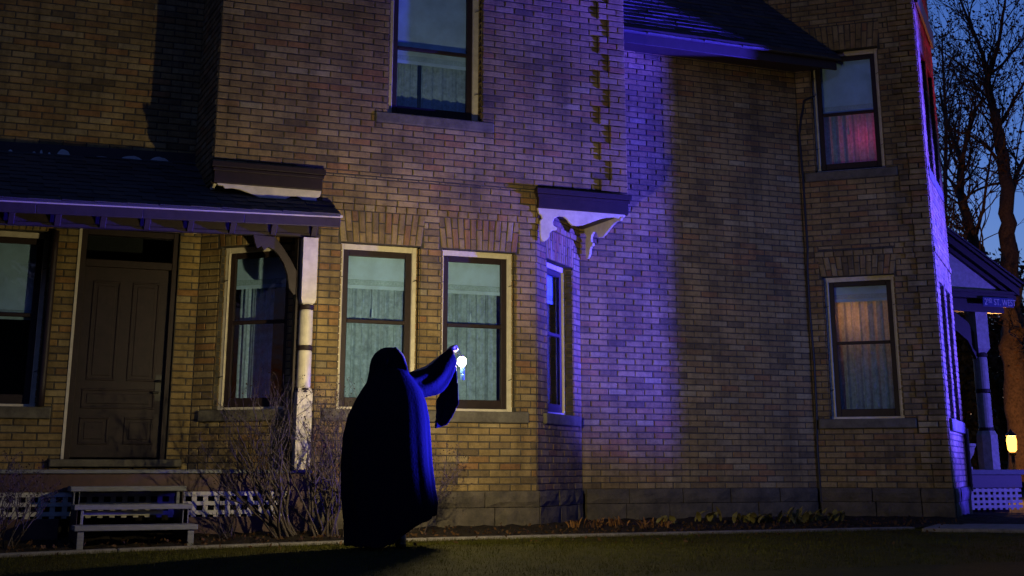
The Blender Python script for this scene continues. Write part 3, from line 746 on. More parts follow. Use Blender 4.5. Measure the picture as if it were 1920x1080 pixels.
# roof
RZ0, RY0, RY1, RZ1 = 3.168, 13.44, 14.82, 3.90
rs = (RZ1 - RZ0) / (RY1 - RY0); rl = sqrt(1 + rs * rs)
q = MB()
for i in range(6):
    a, b = PX0 + (3.85 - PX0) * i / 6, PX0 + (3.85 - PX0) * (i + 1) / 6
    q.hexa([(a, RY0, RZ0 - .03 + sag(a)), (b, RY0, RZ0 - .03 + sag(b)), (b, RY1, RZ1 - .03 + sag(b)), (a, RY1, RZ1 - .03 + sag(a)), (a, RY0, RZ0 - .008 + sag(a)), (b, RY0, RZ0 - .008 + sag(b)), (b, RY1, RZ1 - .008 + sag(b)), (a, RY1, RZ1 - .008 + sag(a))])
proof = q.build('roof', M['shingle'], porch)
# shingles: one mesh per variant, shared
tab = []
for v in range(5):
    mb = MB(); wd = .30; t = .011; e = [R.uniform(-.006, .006) for _ in range(2)]
    mb.hexa([(-.148, e[0], 0), (.148, e[1], 0), (.148, .16, 0), (-.148, .16, 0), (-.148, e[0] - .002, t), (.148, e[1] - .002, t), (.148, .16, .002), (-.148, .16, .002)])
    tab.append(mb.data('shingle', M['shingle'], normals=True))
ang = math.atan(rs); cnt = 0; rest = MB()
for r_ in range(13):
    d = -.012 + r_ * .122; y = RY0 + d / rl
    x = 3.85 - .15 * (r_ % 2)
    while x > -1.0:
        xc = x - .15; x -= .30
        if xc + .15 > 3.87: continue
        cut = y > 13.74 and xc > 3.9 - (y - 13.8)
        if y > 13.9 and xc > 2.62: continue
        z = RZ0 + (y - RY0) * rs + sag(xc) - .004
        if cnt < 300 and xc > .3:
            o = bpy.data.objects.new('shingle', tab[R.randrange(5)]); COL.objects.link(o); o.parent = proof
            o.location = (xc + R.uniform(-.004, .004), y, z + R.uniform(0, .003)); o.rotation_euler = (ang, -.022 * 0 + R.uniform(-.006, .006), R.uniform(-.01, .01)); cnt += 1
        else:
            rest.hexa([(xc - .148, y, z), (xc + .148, y, z), (xc + .148, y + .16 / rl, z + .16 / rl * rs), (xc - .148, y + .16 / rl, z + .16 / rl * rs)] + [(a, b, c + .01) for a, b, c in [(xc - .148, y, z), (xc + .148, y, z), (xc + .148, y + .16 / rl, z + .16 / rl * rs - .008), (xc - .148, y + .16 / rl, z + .16 / rl * rs - .008)]], R.random())
if rest.v: tag(rest.build('shingles', M['shingle'], proof), kind='stuff')
q = MB(); beam(q, PX0, 2.60, BY - .035, BY - .010, 3.86, 3.985); q.build('flashing_board', M['trimgrey'], porch)
for xa, wd, ht in ((.72, .05, .03), (.95, .04, .025), (1.02, .03, .05), (1.10, .03, .03), (1.24, .14, .075), (1.62, .17, .018), (1.93, .24, .045), (2.22, .22, .05)):
    q = MB(); n = 9; vs = [(xa + wd * (i / 8 - .5), 0) for i in range(n)] + [(xa + wd * (.5 - i / 8) * .9, ht * (.35 + .65 * sin(pi * i / 8) * R.uniform(.7, 1))) for i in range(1, 8)]
    q.prism(vs, lambda a, b, t: (a, BY - .037 - t, 3.875 + sag(a) + b), 0, .003); q.build('bare_patch', M['snow'], porch)

# ------------------------------------------------------------------ steps
st = thing('wooden_steps', 'grey painted wooden steps with three open treads in front of brown door', 'steps', (2, 13.2, .03))
for z, y, x0, x1 in ((.187, 12.95, 1.45, 2.505), (.355, 13.2, 1.462, 2.495), (.508, 13.45, 1.446, 2.475)):
    q = MB(); q.box(x0, x1, y, y + .275, z - .022, z + .022); bevel(q.build('tread', M['greywood'], st), .007)
    zb = kerb_z(1.5) - .02 if z < .3 else z - .145
    for xa in (x0 + .03, x1 - .085):
        q = MB(); q.box(xa, xa + .055, y + .02, y + .045, zb, z - .0225); bevel(q.build('leg', M['greywood'], st), .004)
for xa in (1.49, 2.42):
    q = MB(); q.prism([(13.0, .02), (13.0, .16), (13.22, .16), (13.22, .33), (13.47, .33), (13.47, .48), (13.72, .48), (13.72, .02)], lambda a, b, t, xa=xa: (xa + t, a, b), 0, .035)
    q.build('stringer', M['trimgrey'], st)
q = MB(); q.box(1.53, 2.25, 13.30, 13.315, .29, .325); q.build('cross_board', M['cream'], st)

# ------------------------------------------------------------------ front porch at the right
FY = 17.0
fp = thing('front_porch', 'gabled front porch with heavy turned post and lattice at the right corner', 'porch', (15, 17.5, .1))
q = MB(); q.box(13.0, 15.68, FY - .05, 20, .60, .675); bevel(q.build('deck', M['greywood'], fp), .01)
q = MB(); q.box(13.0, 15.62, FY, FY + .04, .41, .60); bevel(q.build('skirt_board', M['trimgrey'], fp), .006)
lat2 = MB(); lat2.box(13.0, 15.6, FY + .05, FY + .055, .395, .408); lat2 = lat2.build('lattice', M['white'], fp)
def slat2(x0, x1, y0, y1, z0, z1):
    b = MB(); b.box(x0, x1, y0, y1, z0, z1); b.build('slat', M['white'], lat2)
for z in (.375, .295, .215, .145): slat2(13.6, 15.6, FY + .01, FY + .02, z - .02, z + .02)
x = 13.6
while x < 15.58: slat2(x, x + .05, FY + .022, FY + .032, .10, .408); x += .105
q = MB(); q.box(13.0, 15.60, FY + .3, FY + .32, .05, .6); q.build('dark_backing', M['dark'], fp)
q = MB(); px_, py_ = 15.16, FY + .15; h = .118
q.lathe((px_, py_, 0), [(h * 1.38, .676), (h * 1.38, 1.18), (h * 1.1, 1.24)], 8); q.lathe((px_, py_, 0), [(.10, 1.28), (.105, 1.30), (.105, 1.78), (.10, 1.80)], 20); q.lathe((px_, py_, 0), [(.10, 1.86), (.105, 1.88), (.105, 2.32), (.1, 2.34)], 20)
q.lathe((px_, py_, 0), [(h * .9, 2.40), (h * 1.38, 2.47), (h * 1.38, 3.02)], 4)
p2 = q.build('post', M['white'], fp)
for z in (1.26, 1.83, 2.37):
    q = MB(); q.lathe((px_, py_, 0), [(.09, z - .04), (.115, z - .02), (.115, z + .02), (.09, z + .04)], 20); q.build('post_ring', M['brown'], p2)
AX, AZ, TX, TZ = 13.95, 4.42, 15.80, 3.29
q = MB(); q.box(12.9, 15.62, FY + .03, FY + .2, 3.02, 3.22); bevel(q.build('beam', M['trimgrey'], fp), .008)
q = MB(); q.box(12.2, 15.74, FY - .08, FY + .25, 3.22, 3.30); q.box(12.2, 15.80, FY - .12, FY + .25, 3.30, 3.34); q.build('cornice', M['trimgrey'], fp)
q = MB(); q.prism([(AX, 3.34), (15.55, 3.34), (AX, AZ - .12)], lambda a, b, t: (a, FY + t, b), 0, .05); q.build('pediment', M['white'], fp)
q = MB(); dx, dz = TX - AX, TZ - AZ
for o0, o1, y0 in ((-.06, .06, -.14), (.06, .11, -.19), (-.13, -.06, -.06)):
    q.prism([(AX, AZ + o0), (TX, TZ + o0 + .05), (TX, TZ + o1 + .05), (AX, AZ + o1)], lambda a, b, t, y0=y0: (a, FY + y0 + t, b), 0, .3 - y0)
q.build('rake_board', M['trimgrey'], fp)
q = MB(); q.hexa([(AX, FY - .2, AZ + .11), (TX + .05, FY - .2, TZ + .16), (TX + .05, 21, TZ + .16), (AX, 21, AZ + .11), (AX, FY - .2, AZ + .14), (TX + .05, FY - .2, TZ + .19), (TX + .05, 21, TZ + .19), (AX, 21, AZ + .14)]); q.build('roof', M['shingle'], fp)
q = MB(); q.prism([(14.35, 3.02), (14.7, 3.02), (14.95, 2.86), (15.1, 2.62), (15.19, 2.35), (15.19, 2.15), (15.13, 2.12), (15.06, 2.3), (14.92, 2.58), (14.72, 2.72), (14.5, 2.74), (14.35, 2.8)], lambda a, b, t: (a, FY + .1 + t, b), 0, .07); q.build('arched_bracket', M['trimgrey'], fp)
# street name sign
def text_mesh(body, size, depth):
    c = bpy.data.curves.new('lettering', 'FONT'); c.body = body; c.size = size; c.extrude = depth; c.align_x = 'LEFT'
    o = bpy.data.objects.new('lettering', c); COL.objects.link(o); bpy.context.view_layer.update()
    me = bpy.data.meshes.new_from_object(o.evaluated_get(bpy.context.evaluated_depsgraph_get())); w_ = max(v.co.x for v in me.vertices)
    bpy.data.objects.remove(o); return me, w_
sg = thing('street_name_sign', 'small blue sign lettered 2ND ST. WEST on the porch cornice', 'sign', (15.36, FY - .15, 3.17))
q = MB(); q.box(15.06, 15.66, FY - .145, FY - .13, 3.09, 3.235); bevel(q.build('plate', M['signblue'], sg), .004)
xx = 15.085
for body, size, dz, sx in (('2', .135, 0, 1), ('ND', .075, .045, 1), (' ST. WEST', .135, 0, .95)):
    me, w_ = text_mesh(body, size, .002); me.materials.append(M['signwhite'])
    o = link('lettering', me, sg); o.location = Vector((xx, FY - .1475, 3.115 + dz)) - sg.location; o.rotation_euler = (radians(90), 0, 0)
    o.scale = (.80 * sx, 1, 1); xx += w_ * .80 * sx + .008
q = MB(); q.box(15.165, 15.235, FY - .149, FY - .1455, 3.145, 3.152); q.build('underline', M['signwhite'], sg)
q = MB(); q.lathe((14.62, FY + .05, .677), [(.10, 0), (.10, .03), (.04, .06), (.035, .09), (.08, .14), (.13, .22), (.155, .32), (.175, .335), (.175, .37), (.15, .37), (.13, .30), (.02, .2)], 24)
tag(q.build('urn', M['white'], smooth=False), 'white garden urn standing on the front porch deck', 'urn')

# ------------------------------------------------------------------ person
PB = (3.60, 10.85, .085)
person = thing('person', 'person in a long black hooded cloak, back turned, raising a lit lantern with right arm', 'person', PB)
def capsule(mb, a, b, ra, rb, n=12):
    a, b = Vector(a), Vector(b); d = (b - a); L = d.length; d = d / L if L > 1e-6 else Vector((0, 0, 1))
    ps, rs_ = [], []
    for i in range(5):
        q = pi / 2 * (1 - i / 4); ps.append(a - d * ra * sin(q)); rs_.append(max(ra * cos(q), .0008))
    for i in range(5):
        q = pi / 2 * i / 4; ps.append(b + d * rb * sin(q)); rs_.append(max(rb * cos(q), .0008))
    mb.tube(ps, rs_, n)
def fuse(mb, name, mat, parent, voxel, smooth=3, sfac=.5):
    me = mb.data('tmp', mat, normals=True); o = bpy.data.objects.new('tmp', me); COL.objects.link(o)
    r = o.modifiers.new('r', 'REMESH'); r.mode = 'VOXEL'; r.voxel_size = voxel; r.use_smooth_shade = True
    if smooth: s_ = o.modifiers.new('s', 'SMOOTH'); s_.iterations = smooth; s_.factor = sfac
    bpy.context.view_layer.update()
    m2 = bpy.data.meshes.new_from_object(o.evaluated_get(bpy.context.evaluated_depsgraph_get()))
    bpy.data.objects.remove(o); m2.name = name
    if not m2.materials: m2.materials.append(mat)
    m2.polygons.foreach_set('use_smooth', [True] * len(m2.polygons))
    return link(name, m2, parent)
bd = MB(); gz = .095
def C(a, b, ra, rb): capsule(bd, a, b, ra, rb)
C((3.54, 10.87, .80), (3.54, 10.88, 1.05), .13, .12); C((3.54, 10.88, 1.05), (3.55, 10.88, 1.30), .12, .13)
C((3.48, 10.88, 1.31), (3.68, 10.88, 1.34), .06, .065); C((3.56, 10.88, 1.36), (3.565, 10.89, 1.44), .05, .05)
C((3.565, 10.90, 1.46), (3.565, 10.91, 1.53), .068, .075); C((3.57, 10.98, 1.47), (3.57, 10.985, 1.46), .016, .014)   # head, nose
C((3.50, 10.90, 1.50), (3.49, 10.90, 1.48), .014, .012); C((3.635, 10.90, 1.50), (3.64, 10.90, 1.48), .014, .012)    # ears
for sx in (-.03, .03): C((3.57 + sx, 10.966, 1.50), (3.57 + sx, 10.968, 1.50), .012, .012)
C((3.55, 10.972, 1.435), (3.59, 10.972, 1.435), .008, .008)
# raised right arm
C((3.70, 10.88, 1.37), (3.91, 10.92, 1.46), .048, .040); C((3.91, 10.92, 1.46), (4.09, 10.96, 1.60), .038, .027)
# left arm held in front
C((3.44, 10.91, 1.28), (3.38, 10.98, 1.08), .042, .036); C((3.38, 10.98, 1.08), (3.46, 11.08, 1.02), .036, .027)
C((3.46, 11.08, 1.02), (3.53, 11.10, 1.01), .027, .022)
# legs and feet
C((3.47, 10.87, .80), (3.47, 10.90, .48), .085, .058); C((3.47, 10.90, .48), (3.46, 10.86, .16), .053, .036); C((3.46, 10.85, .125), (3.46, 11.0, .115), .034, .026)
C((3.62, 10.87, .80), (3.65, 10.86, .48), .085, .058); C((3.65, 10.86, .48), (3.665, 10.82, .16), .053, .036); C((3.665, 10.81, .125), (3.72, 10.93, .115), .034, .026)
# right hand: palm and five fingers closed over the lantern's wire
C((4.09, 10.96, 1.60), (4.135, 10.975, 1.645), .024, .026); C((4.12, 10.99, 1.63), (4.15, 10.995, 1.655), .02, .02); C((4.12, 10.955, 1.635), (4.15, 10.965, 1.658), .02, .018)
for i, (dy, L) in enumerate(((-.022, .026), (-.007, .031), (.009, .030), (.023, .024))):
    y = 10.982 + dy
    a = (4.145, y, 1.662); b = (4.145 + L, y + .002, 1.668); c = (4.152 + L * 1.25, y + .004, 1.645); e = (4.145 + L * .95, y + .004, 1.628)
    C(a, b, .0092, .0088); C(b, c, .0088, .008); C(c, e, .008, .0068)
C((4.11, 10.95, 1.625), (4.145, 10.94, 1.632), .012, .0105); C((4.145, 10.94, 1.632), (4.17, 10.955, 1.626), .0105, .0085)
body = fuse(bd, 'body', M['skin'], person, .0062, 2)
# shoes
for a, b in (((3.46, 10.84, .12), (3.46, 11.02, .112)), ((3.665, 10.80, .12), (3.725, 10.95, .112))):
    q = MB(); capsule(q, a, b, .044, .038, 14); capsule(q, (a[0], a[1], .10), (a[0], a[1], .165), .042, .044, 14)
    for v in range(len(q.v)): q.v[v] = (q.v[v][0], q.v[v][1], max(q.v[v][2], gz - .004))
    q.build('shoe', M['leather'], person, smooth=True)
# cloak: lofted rings fused with sleeve, flap and hood
ck = MB()
def loft(mb, rings):
    n = len(rings[0]); m = len(rings); o = []
    for r_ in rings: o += r_
    fs = [(i * n + k, i * n + (k + 1) % n, (i + 1) * n + (k + 1) % n, (i + 1) * n + k) for i in range(m - 1) for k in range(n)]
    fs += [tuple(range(n))[::-1], tuple(range((m - 1) * n, m * n))]
    mb.add(o, fs)
prof = [  # z, left x, right x, half depth, fold amplitude
    (.13, 3.285, 3.955, .27, .030), (.30, 3.270, 3.965, .275, .028), (.50, 3.225, 3.945, .27, .024), (.72, 3.205, 3.920, .26, .019), (.92, 3.208, 3.905, .245, .014),
    (1.08, 3.235, 3.893, .225, .010), (1.20, 3.285, 3.868, .20, .007), (1.29, 3.350, 3.815, .165, .004), (1.36, 3.395, 3.765, .14, .002), (1.41, 3.425, 3.725, .12, .0), (1.45, 3.44, 3.70, .11, 0)]
NR = 96; rings = []
for z, l, r_, hd, amp in prof:
    l += .018 if z < 1.25 else 0; r_ -= .016 if z < 1.25 else 0
    ring = []
    for k in range(NR):
        q = 2 * pi * k / NR; cx = (l + r_) / 2; hw_ = (r_ - l) / 2
        f = 1 + amp * (1 if sin(q) > -.2 else .35) / hw_ * (sin(11 * q + .4 * z) + .6 * sin(23 * q + 1.3 + z) + .5 * sin(5 * q + 2))
        sc_ = lambda v: math.copysign(abs(v) ** .62, v)
        x = cx + hw_ * sc_(cos(q)) * f; y = 10.86 + hd * sc_(sin(q)) * (f if sin(q) > 0 else 1 + (f - 1) * .5) + .02 * (1.4 - z) * (1 if sin(q) > 0 else 0)
        zz = z
        if z < .6:
            up = min(1.05, max(0, (x - 3.54) / .40)); lowr = (.6 - z) / .47
            zz = z + lowr * (.115 * min(1, up * 5) + .12 * up - .03) + .010 * lowr * sin(7 * q)
        ring.append((x, y, max(zz, gz)))
    rings.append(ring)
loft(ck, rings)
# hood
hood = [(1.31, 3.385, 3.745, .15), (1.37, 3.40, 3.735, .148), (1.43, 3.412, 3.732, .145), (1.49, 3.418, 3.722, .14), (1.54, 3.432, 3.705, .132), (1.58, 3.455, 3.685, .115), (1.612, 3.49, 3.65, .085), (1.630, 3.53, 3.61, .045)]
rings = []
for z, l, r_, hd in hood:
    rings.append([((l + r_) / 2 + (r_ - l) / 2 * cos(2 * pi * k / 40) * (1 + .03 * sin(6 * pi * k / 40)), 10.90 + hd * sin(2 * pi * k / 40) * (1 + (.15 if k < 20 else 0)), z) for k in range(40)])
loft(ck, rings)
capsule(ck, (3.46, 10.88, 1.275), (3.69, 10.88, 1.32), .09, .105, 20)
# folds of the hood
for pts_ in ([(3.585, 10.80, 1.615), (3.635, 10.775, 1.55), (3.672, 10.772, 1.46), (3.70, 10.79, 1.37)], [(3.53, 10.80, 1.60), (3.505, 10.765, 1.52), (3.475, 10.765, 1.42), (3.43, 10.78, 1.34)], [(3.40, 10.80, 1.335), (3.50, 10.765, 1.315), (3.62, 10.76, 1.315), (3.74, 10.80, 1.345)]):
    for a, b in zip(pts_, pts_[1:]): capsule(ck, a, b, .016, .016, 10)
# hood rim at the right-hand side, standing off the face
rim = [(3.705, 10.99, 1.36), (3.728, 11.01, 1.42), (3.735, 11.03, 1.48), (3.715, 11.04, 1.54), (3.665, 11.05, 1.59), (3.60, 11.05, 1.612)]
for a, b in zip(rim, rim[1:]): capsule(ck, a, b, .017, .017, 10)
# sleeve round the raised arm; it widens to the wrist
sl = []
for t, top, bot, dep in ((0, 1.435, 1.20, .13), (.14, 1.44, 1.215, .12), (.3, 1.458, 1.235, .11), (.45, 1.480, 1.25, .10), (.58, 1.515, 1.262, .09), (.7, 1.560, 1.285, .078), (.8, 1.598, 1.33, .068), (.9, 1.632, 1.40, .058), (1.0, 1.655, 1.52, .045)):
    x = 3.70 + .435 * t; y = 10.87 + .07 * t; ring = []
    for k in range(36):
        q = 2 * pi * k / 36; c_, s_ = cos(q), sin(q)
        wv = 1 + .10 * sin(5 * q + 7 * t) + .05 * sin(9 * q + 3)
        ring.append((x + .035 * s_ * (1 if s_ < 0 else .3) * -1, y + dep * c_ * wv * (1 - .35 * max(0, s_)), (top + bot) / 2 + (top - bot) / 2 * s_))
    sl.append(ring)
loft(ck, sl)
flap = [(4.155, 1.53), (4.12, 1.40), (4.05, 1.28), (4.005, 1.22), (4.012, 1.12), (3.995, .998), (4.045, 1.01), (4.105, 1.028), (4.15, 1.105), (4.192, 1.20), (4.186, 1.32), (4.175, 1.45), (4.165, 1.55)]
ck.prism(flap, lambda a, b, t: (a, 10.945 + t + .02 * sin(a * 22), b), 0, .040)
cloak = fuse(ck, 'cloak', M['cloak'], person, .0085, 4, .45)

# ------------------------------------------------------------------ lantern in the hand
lx, ly, lz = 4.279, 11.10, 1.552
lan = thing('lantern', 'small glowing lantern hanging by a wire from the raised hand', 'lantern', (lx, ly, 1.40))
q = MB(); q.lathe((lx, ly, lz), [(.010, -.040), (.026, -.033), (.037, -.014), (.037, .014), (.027, .033), (.010, .041)], 20); q.build('globe', M['glow'], lan, smooth=True)
q = MB(); q.tube([(4.178, 10.988, 1.640), (4.188, 10.992, 1.652), (4.205, 10.995, 1.645), (4.226, 10.998, 1.612), (4.236, 11.0, 1.584)], .0022, 6); q.tube([(4.176, 10.988, 1.636), (4.182, 10.99, 1.622), (4.2, 10.995, 1.60), (4.232, 11.0, 1.584)], .0022, 6); q.build('wire_handle', M['metal'], lan)
q = MB(); q.lathe((lx, ly, lz), [(.006, .040), (.014, .041), (.012, .050), (.004, .054)], 14); q.build('cap', M['metal'], lan)
q = MB(); q.lathe((lx + .006, ly, lz), [(.010, -.150), (.017, -.148), (.017, -.105), (.015, -.103), (.015, -.098), (.017, -.096), (.017, -.046), (.012, -.041)], 16); q.build('grip', M['clearblue'], lan)

# a slight figure: 3 per cent smaller than first built, standing a little nearer
for o_, at in ((person, (3.487, 10.508, .104)), (lan, (4.144, 10.75, 1.3773))):
    o_.location = at; o_.scale = (.9685,) * 3

# ------------------------------------------------------------------ shrubs
def twig(mb, p, d, r, L, depth, rnd, tips, wob=.35, n=5, sides=4, spread=.75, split=(2, 3)):
    pts = [Vector(p)]; d = Vector(d).normalized(); rad = [r]
    for i in range(n):
        d = (d + Vector((rnd.uniform(-1, 1), rnd.uniform(-1, 1), rnd.uniform(-.7, 1))) * wob).normalized()
        pts.append(pts[-1] + d * L / n); rad.append(max(r * (1 - .45 * (i + 1) / n), .0012))
    mb.tube(pts, rad, sides if depth > 0 else 3, cap=False)
    if depth == 0: tips.append((pts[-1], d)); return
    for i in range(rnd.randint(*split)):
        k = rnd.randint(2, n); dd = (d + Vector((rnd.uniform(-1, 1), rnd.uniform(-1, 1), rnd.uniform(-.3, .9))) * spread).normalized()
        twig(mb, pts[k], dd, rad[k] * .72, L * rnd.uniform(.5, .75), depth - 1, rnd, tips, wob, n, sides, spread, split)
    twig(mb, pts[-1], d, rad[-1] * .85, L * .6, depth - 1, rnd, tips, wob, n, sides, spread, split)
def leaf_at(mb, p, d, size, rnd):
    a = Vector((rnd.uniform(-1, 1), rnd.uniform(-1, 1), rnd.uniform(-1, 1))).normalized(); b = a.cross(Vector((rnd.uniform(-1, 1), rnd.uniform(-1, 1), rnd.uniform(-1, 1)))).normalized()
    p = Vector(p); mb.add([p, p + a * size * .5 + b * size * .28, p + a * size, p + a * size * .5 - b * size * .28], [(0, 1, 2, 3)], rnd.random())
def shrub(label, base, stems, L, depth, seed, lean, spread=.28, r=.011, budsize=.02, buds=2, name='bare_shrub', wob=.33, split=(1, 3)):
    rnd = random.Random(seed); t = thing(name, label, 'shrub', base, 'bare shrubs along the house')
    lv = MB(); tips = []
    for i in range(stems):
        mb = MB(); b = Vector(base) + Vector((rnd.uniform(-.14, .14), rnd.uniform(-.10, .10), -.03))
        d = Vector((lean[0] + rnd.gauss(0, spread), lean[1] + rnd.gauss(0, spread * .6), 1))
        twig(mb, b, d, r * rnd.uniform(.65, 1.15), L * rnd.uniform(.75, 1.1), depth, rnd, tips, wob, split=split)
        mb.build('stem', M['twig'], t, smooth=True, normals=False)
    for p_, d in tips:
        for _ in range(buds): leaf_at(lv, p_ + Vector((rnd.uniform(-.02, .02), rnd.uniform(-.02, .02), rnd.uniform(-.02, .02))), d, budsize * rnd.uniform(.6, 1.4), rnd)
    if lv.v: tag(lv.build('buds', M['budleaf'], t, normals=False), kind='stuff')
shrub('bare twiggy shrub leaning left in front of the porch lattice', (3.42, 13.3, .08), 15, .74, 3, 21, (-.66, -.05), .28, .016, split=(1, 2))
shrub('dense upright bare shrub between porch post and cloaked person', (3.78, 13.25, .09), 24, .74, 3, 33, (-.03, 0), .20, .0135)
shrub('low bare shrub at the left edge beside the steps', (.86, 13.15, .03), 14, .40, 3, 41, (-.10, -.05), .34, .010)
shrub('small leafless shrub peeping out right of the cloak', (4.62, 13.4, .1), 6, .50, 3, 52, (.12, 0), .16, .008)
shrub('tiny tangle of low dry twigs right of the wooden steps', (2.85, 13.35, .05), 9, .22, 2, 63, (.0, -.1), .7, .006, .015)

# ------------------------------------------------------------------ bed plants
def blade(mb, base, ang_, L, wd, lean, rnd, seg=5):
    d = Vector((cos(ang_), sin(ang_), 0)); s_ = Vector((-sin(ang_), cos(ang_), 0)); vs = []
    for i in range(seg + 1):
        q = i / seg; wv = wd * sin(pi * min(.97, .12 + q * .85)) ; p_ = Vector(base) + d * (lean * L * q ** 1.6) + Vector((0, 0, L * (q - .45 * lean * q * q)))
        vs += [p_ - s_ * wv, p_ + s_ * wv + Vector((0, 0, wv * .3))]
    mb.add(vs, [(2 * i, 2 * i + 1, 2 * i + 3, 2 * i + 2) for i in range(seg)], rnd.random())
plants = [(6.45, 13.25, 'withered', 26, .11, 'withered brown clump under the blue-lit window'), (6.9, 13.5, 'withered', 30, .12, 'rust-brown withered clump in the bay corner'), (7.25, 13.25, 'withered', 24, .13, 'tangle of dry stalks beside the bay corner'),
          (7.55, 13.55, 'hosta', 6, .15, 'single pale upright leaf plant near the purple wall'), (8.1, 13.55, 'hosta', 7, .18, 'two-leaved pale plant in the middle of the bed'), (8.45, 13.45, 'hosta', 12, .15, 'yellowing leafy clump left of the drooping one'),
          (8.8, 13.5, 'hosta', 13, .16, 'broad-leaved yellow clump in the bed'), (9.2, 13.45, 'hosta', 18, .22, 'large yellow-green broad-leaved clump in the bed'), (9.6, 13.5, 'hosta', 15, .17, 'drooping pale clump at the right end of the bed')]
for i, (x, y, mt, n, L, lab) in enumerate(plants):
    rnd = random.Random(80 + i); y = min(y, 13.6)
    z = bed_z(x, y) - .005; t = thing('garden_plant', lab, 'plant', (x, y, z), 'fading plants in the flower bed')
    for k in range(n):
        mb = MB(); blade(mb, (x + rnd.uniform(-.17, .17), y + rnd.uniform(-.08, .08), z), rnd.uniform(0, 6.28), L * rnd.uniform(.7, 1.15), (.010 if mt == 'withered' else .033) * rnd.uniform(.7, 1.3), rnd.uniform(.3, 1.1), rnd)
        mb.build('leaf', M[mt], t, smooth=True, normals=False)
lv = MB(); rnd = random.Random(5)
for i in range(1500):
    x = rnd.uniform(-.5, 11); y = KY + .06 + abs(rnd.gauss(0, .35))
    if y > 13.75: continue
    leaf_at(lv, (x, y, bed_z(x, y) + .012), None, rnd.uniform(.02, .055), rnd)
for i in range(160):
    x = rnd.uniform(-.5, 11); y = KY - .08 - abs(rnd.gauss(0, 1.1))
    leaf_at(lv, (x, y, lawn_z(x, y) + .02), None, rnd.uniform(.02, .05), rnd)
tag(lv.build('fallen_leaves', M['leaf'], normals=False), kind='stuff')
# grass
gr = MB(); rnd = random.Random(9)
def keep(x, y):
    px = x * .919 - y * .3926; f_ = x * .3926 + y * .919
    return -.42 < px / f_ < .40
cntg = 0
while cntg < 90000:
    y = 12.79 - (rnd.random() ** 1.15) * 4.4; x = rnd.uniform(-1, 12.5)
    if not keep(x, y): continue
    z = lawn_z(x, y) - .003; h = rnd.uniform(.010, .030) * (1.4 if y > 12.5 else 1); a = rnd.uniform(0, 6.28); l = rnd.uniform(.1, .9) * h; wd = rnd.uniform(.0012, .0026)
    dx, dy = cos(a), sin(a)
    gr.add([(x - dy * wd, y + dx * wd, z), (x + dy * wd, y - dx * wd, z), (x + dx * l, y + dy * l, z + h)], [(0, 1, 2)]); cntg += 1
tag(gr.build('grass', M['grass'], normals=False), kind='stuff')

# dark trees across the road behind the camera, which the windows mirror
tl_ = MB(); rnd = random.Random(31); x = -110.
while x < 130:
    h_ = rnd.uniform(7, 12); w_ = rnd.uniform(5, 9)
    tl_.lathe((x, -46 + rnd.uniform(-4, 4), 0), [(w_ * .35, -.1), (w_ * .55, h_ * .25), (w_ * .6, h_ * .5), (w_ * .42, h_ * .8), (w_ * .1, h_)], 9); x += w_ * .75
tag(tl_.build('treeline', M['needles']), kind='stuff')
# ------------------------------------------------------------------ trees, hedge and lamp beyond the house
F_, CY_ = 2599.35, 150.48
rot = cam.rotation_euler.to_matrix()
def far(px, py, dist, dd=0):         # helper that turns an outline point into metres at the tree's own distance
    v = rot @ Vector(((px - 960) / F_, -(py - CY_) / F_, -1)); h = sqrt(v.x * v.x + v.y * v.y); v = v / h * (dist + dd)
    return Vector((v.x, v.y, v.z + .68))
def tree(label, dist, limbs, seed, twigs, leafsize, leafn, name='bare_tree', tl=1.0):
    rnd = random.Random(seed); base = far(limbs[0][0][0][0], limbs[0][0][0][1], dist)
    t = thing(name, label, 'tree', (base.x, base.y, .05), 'bare trees against the dusk sky')
    tr = MB(); cr = MB(); lf = MB(); tips = []
    for pts, r0, r1 in limbs:
        P = []; rd = []
        off = rnd.uniform(-1.5, 1.5)
        for i, (a, b) in enumerate(pts):
            q = i / (len(pts) - 1); P.append(far(a, b, dist, off * q)); rd.append((r0 + (r1 - r0) * q) * .68)
        # finer path with wobble
        Q = []; rq = []
        for i in range(len(P) - 1):
            for s_ in range(4):
                f = s_ / 4; Q.append(P[i].lerp(P[i + 1], f) + Vector((rnd.uniform(-1, 1), rnd.uniform(-1, 1), rnd.uniform(-1, 1))) * rd[i] * .25); rq.append(rd[i] + (rd[i + 1] - rd[i]) * f)
        Q.append(P[-1]); rq.append(rd[-1]); tr.tube(Q, rq, 9)
        for i in range(2, len(Q)):
            if rq[i] > .16: continue
            for _ in range(twigs if rnd.random() < .6 else 0):
                d = (Q[i] - Q[i - 1]).normalized() + Vector((rnd.uniform(-1, 1), rnd.uniform(-1, 1), rnd.uniform(-.6, .9))) * 1.0
                twig(cr, Q[i], d, min(.03, rq[i] * .5), tl * rnd.uniform(.6, 1.4), 2, rnd, tips, .30, 4, 3, .8, (1, 3))
    for p_, d in tips:
        for _ in range(leafn): leaf_at(lf, p_ + Vector((rnd.gauss(0, .10), rnd.gauss(0, .10), rnd.gauss(0, .08))), d, leafsize * rnd.uniform(.5, 1.5), rnd)
    o = tr.build('trunk', M['bark'], t, smooth=True, normals=False)
    cr.build('crown', M['bark'], t, normals=False)
    if lf.v: tag(lf.build('leaves', M['leaf'], t, normals=False), kind='stuff')
